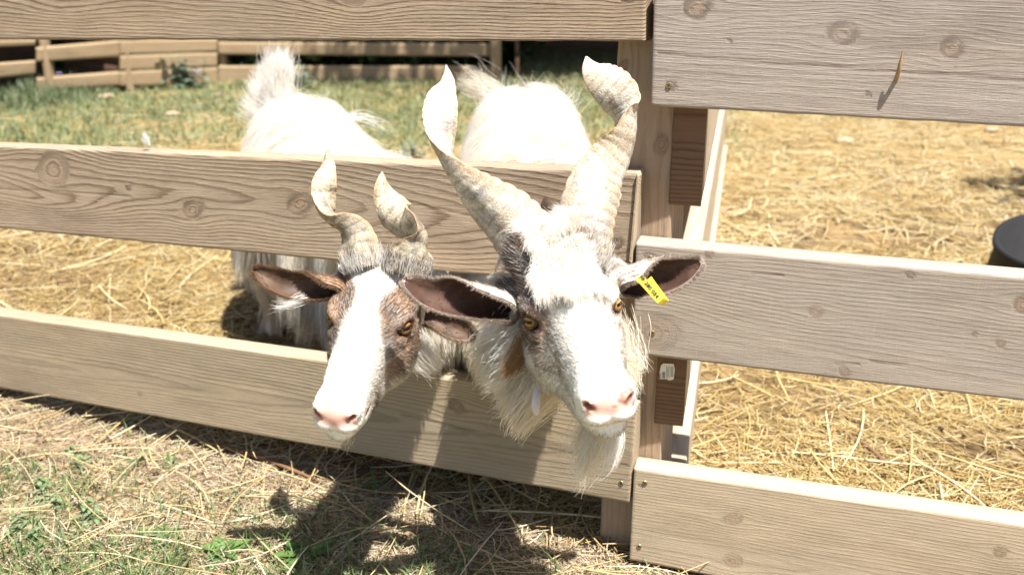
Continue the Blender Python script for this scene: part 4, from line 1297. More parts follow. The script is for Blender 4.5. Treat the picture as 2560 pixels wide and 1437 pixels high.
def build_ground():
    xs = np.unique(np.concatenate([np.linspace(-60, -4, 12), np.linspace(-4, 4, 260), np.linspace(4, 60, 12)]))
    ys = np.unique(np.concatenate([np.linspace(-40, .8, 8), np.linspace(.8, 4.5, 190), np.linspace(4.5, 10, 90), np.linspace(10, 400, 16)]))
    X, Y = np.meshgrid(xs, ys, indexing='ij')
    Z = gz(X, Y)
    idx = np.arange(X.size).reshape(X.shape)
    F = np.stack([idx[:-1, :-1], idx[1:, :-1], idx[1:, 1:], idx[:-1, 1:]], -1).reshape(-1, 4)
    V = np.stack([X, Y, Z], -1).reshape(-1, 3)
    x, y = V[:, 0], V[:, 1]
    n = fbm(V * 3.0, 50, 4)[:, None]; n2 = fbm(V * 14, 51, 3)[:, None]
    ins = sstep(-.1, .2, inside(x, y))[:, None]
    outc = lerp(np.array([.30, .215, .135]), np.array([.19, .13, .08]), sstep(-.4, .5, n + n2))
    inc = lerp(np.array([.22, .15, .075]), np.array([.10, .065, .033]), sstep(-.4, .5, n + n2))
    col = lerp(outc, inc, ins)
    col = lerp(col, np.array([.34, .25, .12]), sstep(3.0, 5.0, y)[:, None] * .7)
    col = lerp(col, np.array([.085, .115, .035]), green(x, y)[:, None] * .55)
    s = NT('soil')
    c = s.attr('col').outputs['Color']; tc = s.n('ShaderNodeTexCoord').outputs['Object']
    n1 = s.noise(tc, 60, 5, .65); n2_ = s.noise(tc, 9, 4)
    cc = s.mix(1.0, c, s.ramp(n1, [(.3, g3(.62)), (.7, g3(1.35))]), 'MULTIPLY')
    s.l(cc, s.b.inputs['Base Color']); s.b.inputs['Roughness'].default_value = .95; s.b.inputs['Specular IOR Level'].default_value = .1
    h = s.math('ADD', n1, n2_)
    s.l(s.n('ShaderNodeBump', {'Height': h, 'Strength': .8, 'Distance': .012}).outputs[0], s.b.inputs['Normal'])
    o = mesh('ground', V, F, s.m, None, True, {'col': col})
    o['kind'] = 'structure'
build_ground()

M_STRAW = attr_mat('straw', .55, .35, .25)
M_GRASS = attr_mat('grass_blade', .5, .35, .35)

def sticks(name, n, x, y, length, width, pitch, colr, label, cat, lift=0.004, curve=.12, mat=M_STRAW, seg=3, sides=3, az=None):
    """dry stalks: bent three-sided prisms lying on the ground"""
    az = rng.uniform(0, 2 * math.pi, n) if az is None else az
    k = seg + 1; t = np.linspace(-.5, .5, k)
    d = np.stack([np.cos(az), np.sin(az)], -1)
    pd = np.stack([-np.sin(az), np.cos(az)], -1)
    bend = curve * rng.normal(0, 1, n)
    kink = rng.normal(0, .5, n) * (rng.random(n) < .3)
    cx = x[:, None] + d[:, :1] * t * length[:, None] + pd[:, :1] * (bend[:, None] * (t ** 2) + kink[:, None] * np.maximum(t, 0) * .5) * length[:, None]
    cy = y[:, None] + d[:, 1:] * t * length[:, None] + pd[:, 1:] * (bend[:, None] * (t ** 2) + kink[:, None] * np.maximum(t, 0) * .5) * length[:, None]
    z0 = gz(x, y)
    zz = gz(cx, cy); zz = np.maximum(zz, (z0[:, None] * .5 + zz * .5))
    cz = zz + lift[:, None] + (t[None] + .5) * (pitch * length)[:, None]
    P = np.stack([cx, cy, cz], -1)
    a = np.stack([pd[:, 0], pd[:, 1], 0 * az], -1)
    up = np.array([0, 0, 1.0])
    w = width[:, None, None] * np.array([.8] + [1] * (k - 2) + [.55])[None, :, None]
    ring = []
    for s_ in range(sides):
        th = 2 * math.pi * s_ / sides + .5
        ring.append(P + a[:, None] * math.cos(th) * w + up * math.sin(th) * w)
    V = np.stack(ring, 2)  # n,k,sides,3
    idx = np.arange(n * k * sides).reshape(n, k, sides)
    F = np.stack([idx[:, :-1], np.roll(idx, -1, 2)[:, :-1], np.roll(idx, -1, 2)[:, 1:], idx[:, 1:]], -1).reshape(-1, 4)
    col = np.repeat(colr, k * sides, 0)
    o = mesh(name, V.reshape(-1, 3), F, mat, None, False, {'col': col})
    if label: tag(o, label, cat, kind='stuff')
    return o

def pal(n, cols, j=.18):
    c = np.array(cols)[rng.integers(0, len(cols), n)]
    return np.clip(c * rng.uniform(1 - j, 1 + j, (n, 1)), 0, .85)

def in_view(x, y, m=.12):
    q = np.stack([x, y, 0 * x], -1) - C0; d = q @ FW
    return (np.abs((q @ RT) / d * FPX) < 1280 * (1 + m)) & (np.abs((q @ UPV) / d * FPX) < 718 * (1 + m)) & (d > 0)

def scatter(n, x0, x1, y0, y1, keep):
    x = rng.uniform(x0, x1, n); y = rng.uniform(y0, y1, n)
    k = keep(x, y)
    return x[k], y[k]

def build_litter():
    # short bleached thatch outside the fence
    def k_out(x, y): return (inside(x, y) < .05) & in_view(x, y, .5) & (rng.random(len(x)) < 1 - .55 * green(x, y)) & (rng.random(len(x)) < .55 + .9 * (vnoise(np.stack([x * 5, y * 5, 0 * x], -1), 90) + .2))
    x, y = scatter(230000, -1.6, 1.6, 1.0, 2.6, k_out); n = len(x)
    sticks('dry_grass', n, x, y, rng.uniform(.008, .05, n), rng.uniform(.0004, .0012, n), rng.normal(0, .16, n), pal(n, [(.50, .40, .26), (.60, .50, .35), (.40, .30, .18), (.66, .58, .44), (.28, .20, .12)]),
           'bleached short dry grass matted over the soil outside the fence', 'dry grass', lift=rng.uniform(.001, .010, n))
    x, y = scatter(2400, -1.5, 1.4, 1.1, 2.5, k_out); n = len(x)
    sticks('straw', n, x, y, rng.uniform(.07, .24, n), rng.uniform(.0009, .0019, n), rng.normal(.03, .12, n), pal(n, [(.62, .48, .25), (.70, .58, .36), (.54, .40, .20), (.74, .66, .48)]),
           'long loose straws strewn outside the fence', 'straw', lift=rng.uniform(.006, .022, n), curve=.3, seg=4)
    # pen litter
    def k_in(x, y): return (inside(x, y) > .03) & in_view(x, y, .35) & (rng.random(len(x)) < 1 - .95 * green(x, y)) & (rng.random(len(x)) < np.maximum(.26, .60 + 1.5 * fbm(np.stack([x * 2.6, y * 2.6, 0 * x], -1), 91, 2)))
    x, y = scatter(120000, -2.1, 2.1, 1.5, 3.4, k_in); n = len(x)
    sticks('straw', n, x, y, rng.uniform(.015, .10, n), rng.uniform(.0005, .0016, n), rng.normal(0, .09, n), pal(n, [(.56, .41, .17), (.64, .50, .25), (.46, .33, .12), (.70, .60, .36), (.36, .25, .10)]),
           'yellow straw bedding scattered over the pen behind the fence', 'straw', lift=rng.uniform(.001, .016, n), curve=.2)
    x, y = scatter(1000, -1.9, 1.9, 1.7, 3.6, k_in); n = len(x)
    sticks('straw', n, x, y, rng.uniform(.15, .34, n), rng.uniform(.0013, .0030, n), rng.normal(.01, .04, n), pal(n, [(.70, .56, .30), (.76, .66, .42), (.60, .46, .20)]),
           'long pale straws lying on top of the bedding in the pen', 'straw', lift=rng.uniform(.010, .022, n), curve=.18, seg=5)
    x, y = scatter(52000, -4.0, 4.0, 3.3, 7.6, k_in); n = len(x)
    sticks('straw', n, x, y, rng.uniform(.06, .26, n), rng.uniform(.0014, .0032, n), rng.normal(0, .05, n), pal(n, [(.60, .46, .22), (.68, .55, .31), (.50, .37, .16), (.74, .64, .42)]),
           'thin straw cover on the farther ground of the pen', 'straw', lift=rng.uniform(.002, .02, n), curve=.2, seg=2)
    # thin dark twigs at the foot of the left fence
    # droppings
    M = plain('dropping', (.035, .026, .02), .6, 0, .4, 80, .3)
    ico_v = np.array([[0, 0, 1], [.894, 0, .447], [.276, .851, .447], [-.724, .526, .447], [-.724, -.526, .447], [.276, -.851, .447], [.724, .526, -.447], [-.276, .851, -.447], [-.894, 0, -.447], [-.276, -.851, -.447], [.724, -.526, -.447], [0, 0, -1]])
    ico_f = np.array([[0, 1, 2], [0, 2, 3], [0, 3, 4], [0, 4, 5], [0, 5, 1], [1, 6, 2], [2, 7, 3], [3, 8, 4], [4, 9, 5], [5, 10, 1], [2, 6, 7], [3, 7, 8], [4, 8, 9], [5, 9, 10], [1, 10, 6], [6, 11, 7], [7, 11, 8], [8, 11, 9], [9, 11, 10], [10, 11, 6]])
    def pebbles(name, x, y, r, mat, label, cat, squash=.75, dz=.6):
        n = len(x); sc = np.stack([r * rng.uniform(.8, 1.3, n), r * rng.uniform(.8, 1.2, n), r * squash], -1)
        az = rng.uniform(0, 6.28, n); v = ico_v[None] * sc[:, None] * rng.uniform(.85, 1.15, (n, 12, 1))
        vx = v[..., 0] * np.cos(az)[:, None] - v[..., 1] * np.sin(az)[:, None]; vy = v[..., 0] * np.sin(az)[:, None] + v[..., 1] * np.cos(az)[:, None]
        V = np.stack([vx + x[:, None], vy + y[:, None], v[..., 2] + (gz(x, y) + r * dz)[:, None]], -1).reshape(-1, 3)
        F = (ico_f[None] + 12 * np.arange(n)[:, None, None]).reshape(-1, 3)
        return tag(mesh(name, V, F, mat, None, True), label, cat, kind='stuff')
    x, y = scatter(520, -2.2, 2.2, 1.2, 4.2, lambda x, y: in_view(x, y, .3) & (rng.random(len(x)) < np.where(inside(x, y) > 0, .9, .3))); n = len(x)
    pebbles('droppings', x, y, rng.uniform(.0045, .0075, n), M, 'small dark goat droppings scattered among the straw', 'droppings', .8, 1.6)
    x, y = scatter(5000, -1.6, 1.6, 1.1, 2.6, lambda x, y: (inside(x, y) < .02) & in_view(x, y, .3) & (vnoise(np.stack([x * 4, y * 4, 0 * x], -1), 95) > 0)); n = len(x)
    pebbles('soil_crumbs', x, y, rng.uniform(.002, .008, n), plain('crumb', (.33, .21, .12), .95, 0, .1, 30, .3), 'reddish crumbs of dry soil between the tufts', 'soil', .7, .7)
build_litter()

def blades(name, x, y, h, w, lean, colr, label, cat, kind='stuff', parent=None, seg=3, az=None, z=None):
    n = len(x); az = rng.uniform(0, 2 * math.pi, n) if az is None else az
    k = seg + 1; t = np.linspace(0, 1, k)
    fx = np.cos(az); fy = np.sin(az)
    base = np.stack([x, y, (gz(x, y) if z is None else z) - .003], -1)
    out = np.stack([fx, fy, 0 * x], -1); side = np.stack([-fy, fx, 0 * x], -1)
    P = base[:, None] + out[:, None] * ((lean * h)[:, None] * t ** 1.6)[..., None] + np.array([0, 0, 1.0]) * (h[:, None] * (t - .35 * lean[:, None] * t ** 2.4))[..., None]
    ww = (w[:, None] * np.interp(t, [0, .4, 1], [.7, 1, .05]))[..., None]
    V = np.stack([P - side[:, None] * ww, P + side[:, None] * ww], 2)
    V[:, :, :, 2] += 0
    idx = np.arange(n * k * 2).reshape(n, k, 2)
    F = np.stack([idx[:, :-1, 0], idx[:, :-1, 1], idx[:, 1:, 1], idx[:, 1:, 0]], -1).reshape(-1, 4)
    o = mesh(name, V.reshape(-1, 3), F, M_GRASS, parent, True, {'col': np.repeat(colr, k * 2, 0)})
    if label: tag(o, label, cat, kind=kind)
    return o

GR = [(.10, .16, .05), (.13, .20, .07), (.17, .23, .10), (.08, .13, .045), (.21, .25, .11)]
GB = [(.12, .16, .075), (.155, .20, .10), (.19, .235, .13), (.10, .14, .06), (.22, .23, .13)]
def build_grass():
    x, y = scatter(75000, -1.6, 1.6, 1.0, 2.6, lambda x, y: (inside(x, y) < 0) & in_view(x, y, .4) & (rng.random(len(x)) < .02 + green(x, y) ** 1.3 * (.5 + 1.6 * (vnoise(np.stack([x * 9, y * 9, 0 * x], -1), 97) + .15)))); n = len(x)
    blades('grass', x, y, rng.uniform(.015, .06, n), rng.uniform(.0008, .0022, n), rng.uniform(.2, 1.3, n), pal(n, GR, .25), 'green grass growing in patches outside the fence', 'grass')
    x, y = scatter(90000, -4.2, 4.2, 3.6, 8.4, lambda x, y: in_view(x, y, .3) & (rng.random(len(x)) < green(x, y) ** 1.1 * 1.0)); n = len(x)
    blades('grass', x, y, rng.uniform(.02, .07, n), rng.uniform(.0022, .0045, n), rng.uniform(.2, 1.2, n), pal(n, GB + [(.30, .28, .13)], .25), 'soft green grass in the far part of the pen', 'grass', seg=2)
    # a taller clump at the left
    c = ground_at(110, 245)
    n = 2200; r = rng.normal(0, .22, n); x = c[0] + r; y = c[1] + rng.normal(0, .22, n)
    blades('tall_grass', x, y, rng.uniform(.06, .17, n) * np.exp(-(r / .4) ** 2), rng.uniform(.002, .005, n), rng.uniform(.1, .8, n), pal(n, GB, .2), 'taller tuft of green grass near the left angled fence', 'grass', seg=3)
build_grass()

def leafy(name, c, nl, L, wd, cols, label, cat, group=None, upright=.3, stems=1, hgt=0.0, parentless=True):
    """plant of broad leaves: rosette, or several leafy stems"""
    root = empty(name, c, label, cat, group)
    col = np.array(cols)
    def leaf(par, base, az, pitch, l, w):
        k = 5; t = np.linspace(0, 1, k)
        d = np.array([math.cos(az), math.sin(az), 0]); sd = np.array([-math.sin(az), math.cos(az), 0])
        V = []; wdt = w * np.array([.15, .75, 1, .7, .05])
        for i in range(k):
            p = base + d * l * t[i] * math.cos(pitch) + np.array([0, 0, 1]) * (l * t[i] * math.sin(pitch) - .35 * l * t[i] ** 2)
            V += [p - sd * wdt[i] + np.array([0, 0, .12 * wdt[i]]), p, p + sd * wdt[i] + np.array([0, 0, .12 * wdt[i]])]
        F = []
        for i in range(k - 1):
            for j in (0, 1): F.append((3 * i + j, 3 * i + j + 1, 3 * i + j + 4, 3 * i + j + 3))
        cc = col[random.randrange(len(col))] * random.uniform(.8, 1.2)
        cv = np.tile(cc, (3 * k, 1)); cv[1::3] *= 1.25
        return mesh('leaf', V, F, M_GRASS, par, True, {'col': cv})
    for s_ in range(stems):
        if hgt > 0:
            b = c + np.array([random.gauss(0, .05), random.gauss(0, .04), 0]); top = b + np.array([random.gauss(0, .03), random.gauss(0, .03), hgt * random.uniform(.6, 1.1)])
            V = []; F = []
            for i in range(4):
                p = b + (top - b) * i / 3
                for j in range(4): V.append(p + np.array([math.cos(j * 1.57), math.sin(j * 1.57), 0]) * .003 * (1.2 - i * .25))
            for i in range(3):
                for j in range(4): F.append((4 * i + j, 4 * i + (j + 1) % 4, 4 * i + 4 + (j + 1) % 4, 4 * i + 4 + j))
            st = mesh('stem', V, F, M_GRASS, root, True, {'col': np.tile([.12, .15, .08], (16, 1))})
            for i in range(nl):
                f = (i + .5) / nl
                leaf(st, b + (top - b) * f, i * 2.4 + s_, random.uniform(-.1, .7), L * random.uniform(.6, 1.1) * (1.15 - .5 * f), wd * random.uniform(.8, 1.1))
        else:
            for i in range(nl):
                leaf(root, c + np.array([0, 0, .004]), i * 2.4 + random.uniform(-.3, .3), upright * random.uniform(.3, 1.4), L * random.uniform(.55, 1.1), wd * random.uniform(.7, 1.1))
    return root

def gp(px, py):
    z = 0.0
    for _ in range(6):
        p = ground_at(px, py, z); z = float(gz(p[0], p[1]))
    p[2] = z; return p

def build_plants():
    bl = [(.10, .15, .10), (.14, .19, .14), (.17, .22, .16)]
    leafy('weed', gp(465, 222), 9, .085, .020, bl, 'bushy blue-green weed against the solid part of the angled fence', 'weed', stems=12, hgt=.20)
    leafy('weed', gp(745, 225), 8, .075, .018, bl, 'rounded blue-green weed behind the raised tail of the smaller goat', 'weed', stems=10, hgt=.17)
    leafy('weed', gp(400, 212), 7, .07, .014, [(.11, .17, .05), (.14, .20, .07)], 'yellow-green weed beside the bushy blue-green one by the angled fence', 'weed', stems=4, hgt=.14)
    leafy('weed', gp(1035, 395), 7, .05, .012, bl, 'leafy weed just above the middle plank, left of the big spiral horn', 'weed', stems=6, hgt=.09)
    dk = [(.07, .13, .035), (.09, .16, .045), (.12, .20, .06)]
    leafy('weed', gp(14, 945), 9, .075, .012, dk, 'broad-leaved weed at the left edge in front of the fence', 'weed', upright=.7)
    leafy('weed', gp(760, 1395), 12, .075, .014, dk, 'dark broad-leaved rosette in the shadow of the smaller goat', 'weed', upright=.45)
    leafy('weed', gp(560, 1385), 9, .07, .010, dk, 'rosette of long leaves in the sun at the bottom of the picture', 'weed', upright=.6)
    leafy('weed', gp(395, 1345), 7, .055, .008, dk, 'small flat rosette between the bare soil patches near the bottom', 'weed', upright=.4)
    leafy('weed', gp(230, 1205), 10, .030, .005, [(.15, .21, .10), (.18, .25, .13)], 'low grey-green herb in the grassy patch at the lower left', 'weed', stems=5, hgt=.035)
    leafy('weed', gp(150, 1290), 10, .030, .005, [(.15, .21, .10), (.18, .25, .13)], 'low grey-green herb nearest the lower left corner', 'weed', stems=6, hgt=.03)
    leafy('grass_tuft', gp(430, 1170), 12, .06, .003, dk, 'bright narrow-bladed grass tuft beneath the left planks', 'grass tuft', upright=1.0)
    leafy('grass_tuft', gp(940, 1235), 10, .075, .0035, dk, 'narrow-bladed grass tuft under the plank between the two heads', 'grass tuft', upright=1.1)
    # small purple flowers
    vio = plain('flower_violet', (.32, .25, .55), .6, 0, .3)
    for i, (px, py) in enumerate([(152, 222), (58, 218), (495, 216)]):
        c = gp(px, py + 16); t = c + np.array([.01, 0, .13])
        r = empty('flower', c, ['small violet flower on the tall grass tuft', 'violet flower at the left end of the tall grass tuft', 'violet flower below the bushy blue-green weed'][i], 'flower')
        mesh('stem', [c + [.002, 0, 0], c - [.002, 0, 0], t - [.0015, 0, 0], t + [.0015, 0, 0], c + [0, .002, 0], t + [0, .002, 0]], [(0, 1, 2, 3), (1, 4, 5, 2), (4, 0, 3, 5)], M_GRASS, r, False, {'col': np.tile([.1, .15, .06], (6, 1))})
        for k in range(5):
            a = k * 1.2566; d = np.array([math.cos(a), math.sin(a) * .6, .5]); s_ = np.array([-math.sin(a), math.cos(a), 0]) * .008
            mesh('petal', [t, t + d * .012 + s_, t + d * .024, t + d * .012 - s_], [(0, 1, 2, 3)], vio, r)
    # pale flat stones
    stm = plain('stone_pale', (.33, .25, .175), .9, 0, .2, 30, .2, .5)
    rs = np.random.default_rng(3)
    for i, (px, py, r, lb) in enumerate([(265, 247, .055, 'pale flat stone in the grass near the left angled fence'), (548, 243, .05, 'pale flat stone left of the raised tail'),
                                     (430, 290, .04, 'small pinkish stone in the sparse grass above the middle plank'), (1310 + 800, 358, .05, 'pale flat stone on the straw right of the post'),
                                     (2480, 330, .045, 'pale stone just below the upper grey plank at the right')]):
        c = gp(px, py); V = []; F = []
        nu, nv = 12, 7
        for a in range(nv):
            for b_ in range(nu):
                th = math.pi * a / (nv - 1); ph = 2 * math.pi * b_ / nu
                q = np.array([math.sin(th) * math.cos(ph) * 1.4, math.sin(th) * math.sin(ph) * .8, math.cos(th) * .38])
                q = q * (1 + .8 * float(vnoise(q * 1.7 + i * 7, 4)))
                V.append(c + q * r * .8 + np.array([0, 0, .012]))
        idx = np.arange(nu * nv).reshape(nv, nu)
        F = np.stack([idx[:-1], idx[1:], np.roll(idx, -1, 1)[1:], np.roll(idx, -1, 1)[:-1]], -1).reshape(-1, 4)
        tag(mesh('stone', V, F, stm, None, False), lb, 'stone')
build_plants()

# ------------------------------------------------------------------ dividing fence that runs back from the post
def build_divider():
    dv = norm(np.array([(1890 - 1280) / FPX, math.cos(PITCH) + math.sin(PITCH) * 0.364, 0]))  # level, away from the camera
    side = np.array([dv[1], -dv[0], 0])   # to the right
    root = empty('wooden_fence', onR(1700, 1200) * np.array([1, 1, 0]), 'dividing fence of stacked planks seen end-on, running back from the post', 'fence')
    off = TH + .004
    def run(pxl, pxr, ytop, ybot, y0off, length, seed, capcol, endgrain=True, tail=None):
        TL = onR(pxl, ybot, y0off); TR = onR(pxr, ybot, y0off)
        w = np.linalg.norm(TR - TL)
        top = onR(pxl, ytop, y0off)
        h = top[2] - TL[2]
        a = np.array([TR[0], TR[1], top[2]])
        # the long board: its wide face looks right (side)
        b = a + dv * length
        drop = np.array([0, 0, h])
        # front corners, seen from the right
        o = plank('plank', root, a, b, b - drop, a - drop, -side, w, W_PALE, dict(seed=seed, h=.03, hs=.02, vc=h * .5, sp=.008), cell=.012, edge=.003)
        # end-grain cap of the same board
        A = top + dv * -.007
        B = a + dv * -.007
        c = plank('end_grain', o, A, B, B - drop, A - drop, dv, .004, W_BROWN, dict(seed=seed + 5, h=.05, hs=0, vc=h * .45, sp=.0068, wav=1.2, endg=1), cell=.003, edge=.0015)
        return o, A, B, h
    o1 = run(1692, 1753, 150, 510, off, 3.0, 71, None)
    o2 = run(1652, 1708, 760, 1056, off, 3.0, 72, None)
    # lowest board, its near end hidden behind the right fence
    TL = onR(1662, 1155, off + .10); TR = onR(1716, 1155, off + .10)
    a = TR + np.array([0, 0, .0]); h = .16
    b = a + dv * 3.0
    plank('plank', root, a, b, b - np.array([0, 0, h]), a - np.array([0, 0, h]), -side, np.linalg.norm(TR - TL), W_PALE, dict(seed=75, h=.03, hs=.02, vc=.1, sp=.008), cell=.012, edge=.003)
    for dist in (1.5, 2.96):
        c = a + dv * dist - side * .05
        plank('post', root, np.array([c[0] - .09, c[1], .75]), np.array([c[0], c[1], .75]), np.array([c[0], c[1], -.16]), np.array([c[0] - .09, c[1], -.16]), np.array([0, 1, 0]), .09, W_POST, dict(seed=77), cell=.02)
    # paper price sticker on the lower end grain
    n = norm(C0 - onR(1675, 930, off)); n[2] = 0; n = -NR
    par = o2[0].children[0]
    def S_(x, y): return onR(x, y, off - .0102)
    lab = plain('sticker_paper', (.78, .76, .72), .5, 0, .4, 40, .05)
    out = [(1652, 914), (1658, 908), (1684, 909), (1687, 922), (1684, 948), (1672, 951), (1668, 947), (1650, 947), (1649, 930)]
    V = [S_(*p) for p in out] + [S_(*p) + NR * .0006 for p in out]; k = len(out)
    F = [tuple(range(k))[::-1], tuple(range(k, 2 * k))] + [(i, (i + 1) % k, k + (i + 1) % k, k + i) for i in range(k)]
    st = mesh('price_sticker', V, F, lab, par)
    ink = plain('sticker_ink', (.12, .12, .14), .6)
    V = []; F = []
    def q4(x0, y0, x1, y1):
        i = len(V); V.extend([S_(x0, y0) - NR * .0004, S_(x1, y0) - NR * .0004, S_(x1, y1) - NR * .0004, S_(x0, y1) - NR * .0004]); F.append((i, i + 1, i + 2, i + 3))
    for i in range(8): q4(1656, 929 + i * 2.1, 1663, 930 + i * 2.1 + (i % 3) * .3)
    for x in (1666, 1669, 1672): q4(x, 914 + (x % 2) * 4, x + 1.0, 944)
    for x in (1677, 1681): q4(x, 916, x + 1.8, 942)
    q4(1651.5, 932, 1653, 945)
    mesh('printed_lines', V, F, ink, st)
build_divider()

# ------------------------------------------------------------------ far fences, shed, hedge
def build_far():
    # far straight fence
    YC = 7.0
    root = empty('wooden_fence', np.array([-.9, YC, 0]), 'low two-plank fence along the back of the pen, in front of dark bushes', 'fence')
    def rail(root, xl, xr, yt, yb, Y0, Y1, mat, seed, th=.035, dark=False):
        a = at(xl, yt[0], Y0); b = at(xr, yt[1], Y1); c = at(xr, yb[1], Y1); d = at(xl, yb[0], Y0)
        n = norm(np.array([-(b[1] - a[1]), b[0] - a[0], 0]))
        return plank('plank', root, a, b, c, d, n, th, mat, dict(seed=seed, h=.03, hs=.02, vc=.05, sp=.009), cell=.014, edge=.004)
    W_FAR = wood_mat('wood_far', (0.36, 0.26, 0.155), (0.22, 0.15, 0.085), (0.29, 0.23, 0.155), .6, .4, .5, .2)
    rail(root, 545, 1226, (106, 110), (137, 142), YC, YC, W_FAR, 81)
    rail(root, 545, 1226, (166, 166), (212, 216), YC, YC, W_FAR, 82)
    rail(root, 545, 1226, (58, 60), (88, 90), YC, YC, W_FAR, 83)
    for xl, xr in ((700, 716), (1225, 1252)):
        a = at(xl, 30, YC + (.045 if xl < 1000 else -.05)); b = at(xr, 30, a[1]); 
        plank('post', root, a, b, np.array([b[0], b[1], -.16]), np.array([a[0], a[1], -.16]), np.array([0, 1, 0]), .08, W_FAR, dict(seed=84), cell=.02, edge=.004)
    # angled fence at the left; nearer at its left end
    root = empty('wooden_fence', np.array([-2.3, 6.4, 0]), 'angled fence at the far left, open between planks at one end, solid at the other', 'fence')
    XA, XB, YA, YB = -260, 545, 5.6, 7.0
    def Yat(px): return lerp(YA, YB, (px - XA) / (XB - XA))
    def arail(x0, x1, t0, t1, b0, b1, seed, mat=W_FAR): return rail(root, x0, x1, (t0, t1), (b0, b1), Yat(x0), Yat(x1), mat, seed)
    arail(93, 300, 120, 102, 156, 142, 85)
    arail(93, 300, 196, 180, 226, 214, 86)
    arail(-260, 90, 178, 152, 222, 186, 87)
    arail(-260, 90, 108, 100, 130, 114, 88)
    arail(301, 544, 60, 56, 100, 96, 89)
    arail(301, 544, 102, 98, 138, 130, 90)
    arail(301, 544, 140, 132, 178, 167, 91)
    arail(301, 544, 180, 169, 216, 212, 92)
    for px in (86, 292, 536):
        Y = Yat(px) + .04; a = at(px, 40, Y); b = at(px + 15, 40, Y)
        plank('post', root, a, b, np.array([b[0], b[1], -.16]), np.array([a[0], a[1], -.16]), np.array([0, 1, 0]), .08, W_FAR, dict(seed=94), cell=.02, edge=.004)
    # dark board shed behind: open-fronted, roofed
    def shed(x0, x1, y0, y1, h, label, seed):
        r = empty('shed', np.array([(x0 + x1) / 2, (y0 + y1) / 2, 0]), label, 'shed')
        z = 0
        i = 0
        while z < h:
            plank('plank', r, (x0, y1, z + .145), (x1, y1, z + .145), (x1, y1, z), (x0, y1, z), (0, 1, 0), .03, W_SHED, dict(seed=seed + i, sp=.01), cell=.03, edge=.004)
            for xx in (x0, x1):
                plank('plank', r, (xx, y0, z + .145), (xx, y1, z + .145), (xx, y1, z), (xx, y0, z), (1 if xx == x0 else -1, 0, 0), .03, W_SHED, dict(seed=seed + i, sp=.01), cell=.05, edge=.004)
            z += .15; i += 1
        V = [(x0 - .2, y0 - .5, h + .05), (x1 + .2, y0 - .5, h + .05), (x1 + .2, y1 + .2, h - .15), (x0 - .2, y1 + .2, h - .15)]
        V += [(a, b, c + .05) for a, b, c in V]
        mesh('roof', V, [(3, 2, 1, 0), (4, 5, 6, 7), (0, 1, 5, 4), (1, 2, 6, 5), (2, 3, 7, 6), (3, 0, 4, 7)], plain('shed_roof', (.10, .07, .05), .8, 0, .2, 5, .3), r)
    shed(.02, 2.6, 7.15, 8.9, 1.9, 'dark brown board shed open to the pen, behind the larger goat', 101)
    r = empty('shade_lean_to', np.array([-3.2, 6.6, 0]), 'low dark lean-to shelter added behind the left angled fence to shade its openings', 'screen')  # wall and roof added so the ground behind the open planks stays dark
    a0 = at(-420, 100, Yat(-420)); b0 = at(300, 100, Yat(300)); dd = norm(np.array([b0[0] - a0[0], b0[1] - a0[1], 0])); nn = np.array([-dd[1], dd[0], 0])
    a0[2] = b0[2] = 0
    for i in range(5):
        z = i * .15; p = a0 + nn * .9; q = b0 + nn * .9; up = np.array([0, 0, 1.0])
        plank('plank', r, p + up * (z + .145), q + up * (z + .145), q + up * z, p + up * z, nn, .03, W_SHED, dict(seed=131 + i, sp=.01), cell=.03, edge=.004)
        p = b0 + nn * .12 + dd * .05; q = b0 + nn * .88 + dd * .05
        plank('plank', r, p + up * (z + .145), q + up * (z + .145), q + up * z, p + up * z, dd, .03, W_SHED, dict(seed=141 + i, sp=.01), cell=.05, edge=.004)
    V = [a0 + nn * .06 + up * .80, b0 + nn * .06 + dd * .1 + up * .80, b0 + nn * 1.0 + dd * .1 + up * .74, a0 + nn * 1.0 + up * .74]; V = V + [v + up * .04 for v in V]
    mesh('roof', V, [(3, 2, 1, 0), (4, 5, 6, 7), (0, 1, 5, 4), (1, 2, 6, 5), (2, 3, 7, 6), (3, 0, 4, 7)], W_SHED, r)
    # hedge of dark bushes behind the far fence, and trees
    def crown(name, c, r, n, cols, parent, size=.05, squash=(1, 1, 1)):
        d = norm(rng.normal(0, 1, (n, 3))); rad = rng.random(n) ** .45
        p = d * rad[:, None] * np.asarray(squash) * r
        cl = fbm(p * 1.6 / r * 2, 7, 2)
        keep = cl > -.12; p = p[keep]; d = d[keep]
        p = p + c; m = len(p)
        nrm_ = norm(d + .8 * rng.normal(0, 1, (m, 3))); a = norm(np.cross(nrm_, rng.normal(0, 1, (m, 3)))); b = np.cross(nrm_, a)
        s_ = size * rng.uniform(.5, 1.3, (m, 1))
        V = np.stack([p - a * s_, p + b * s_ * .45, p + a * s_, p - b * s_ * .45], 1)
        F = np.arange(m * 4).reshape(m, 4)
        return mesh(name, V.reshape(-1, 3), F, M_GRASS, parent, False, {'col': np.repeat(pal(m, cols, .25), 4, 0)})
    DG = [(.030, .055, .018), (.045, .075, .025), (.06, .09, .03)]
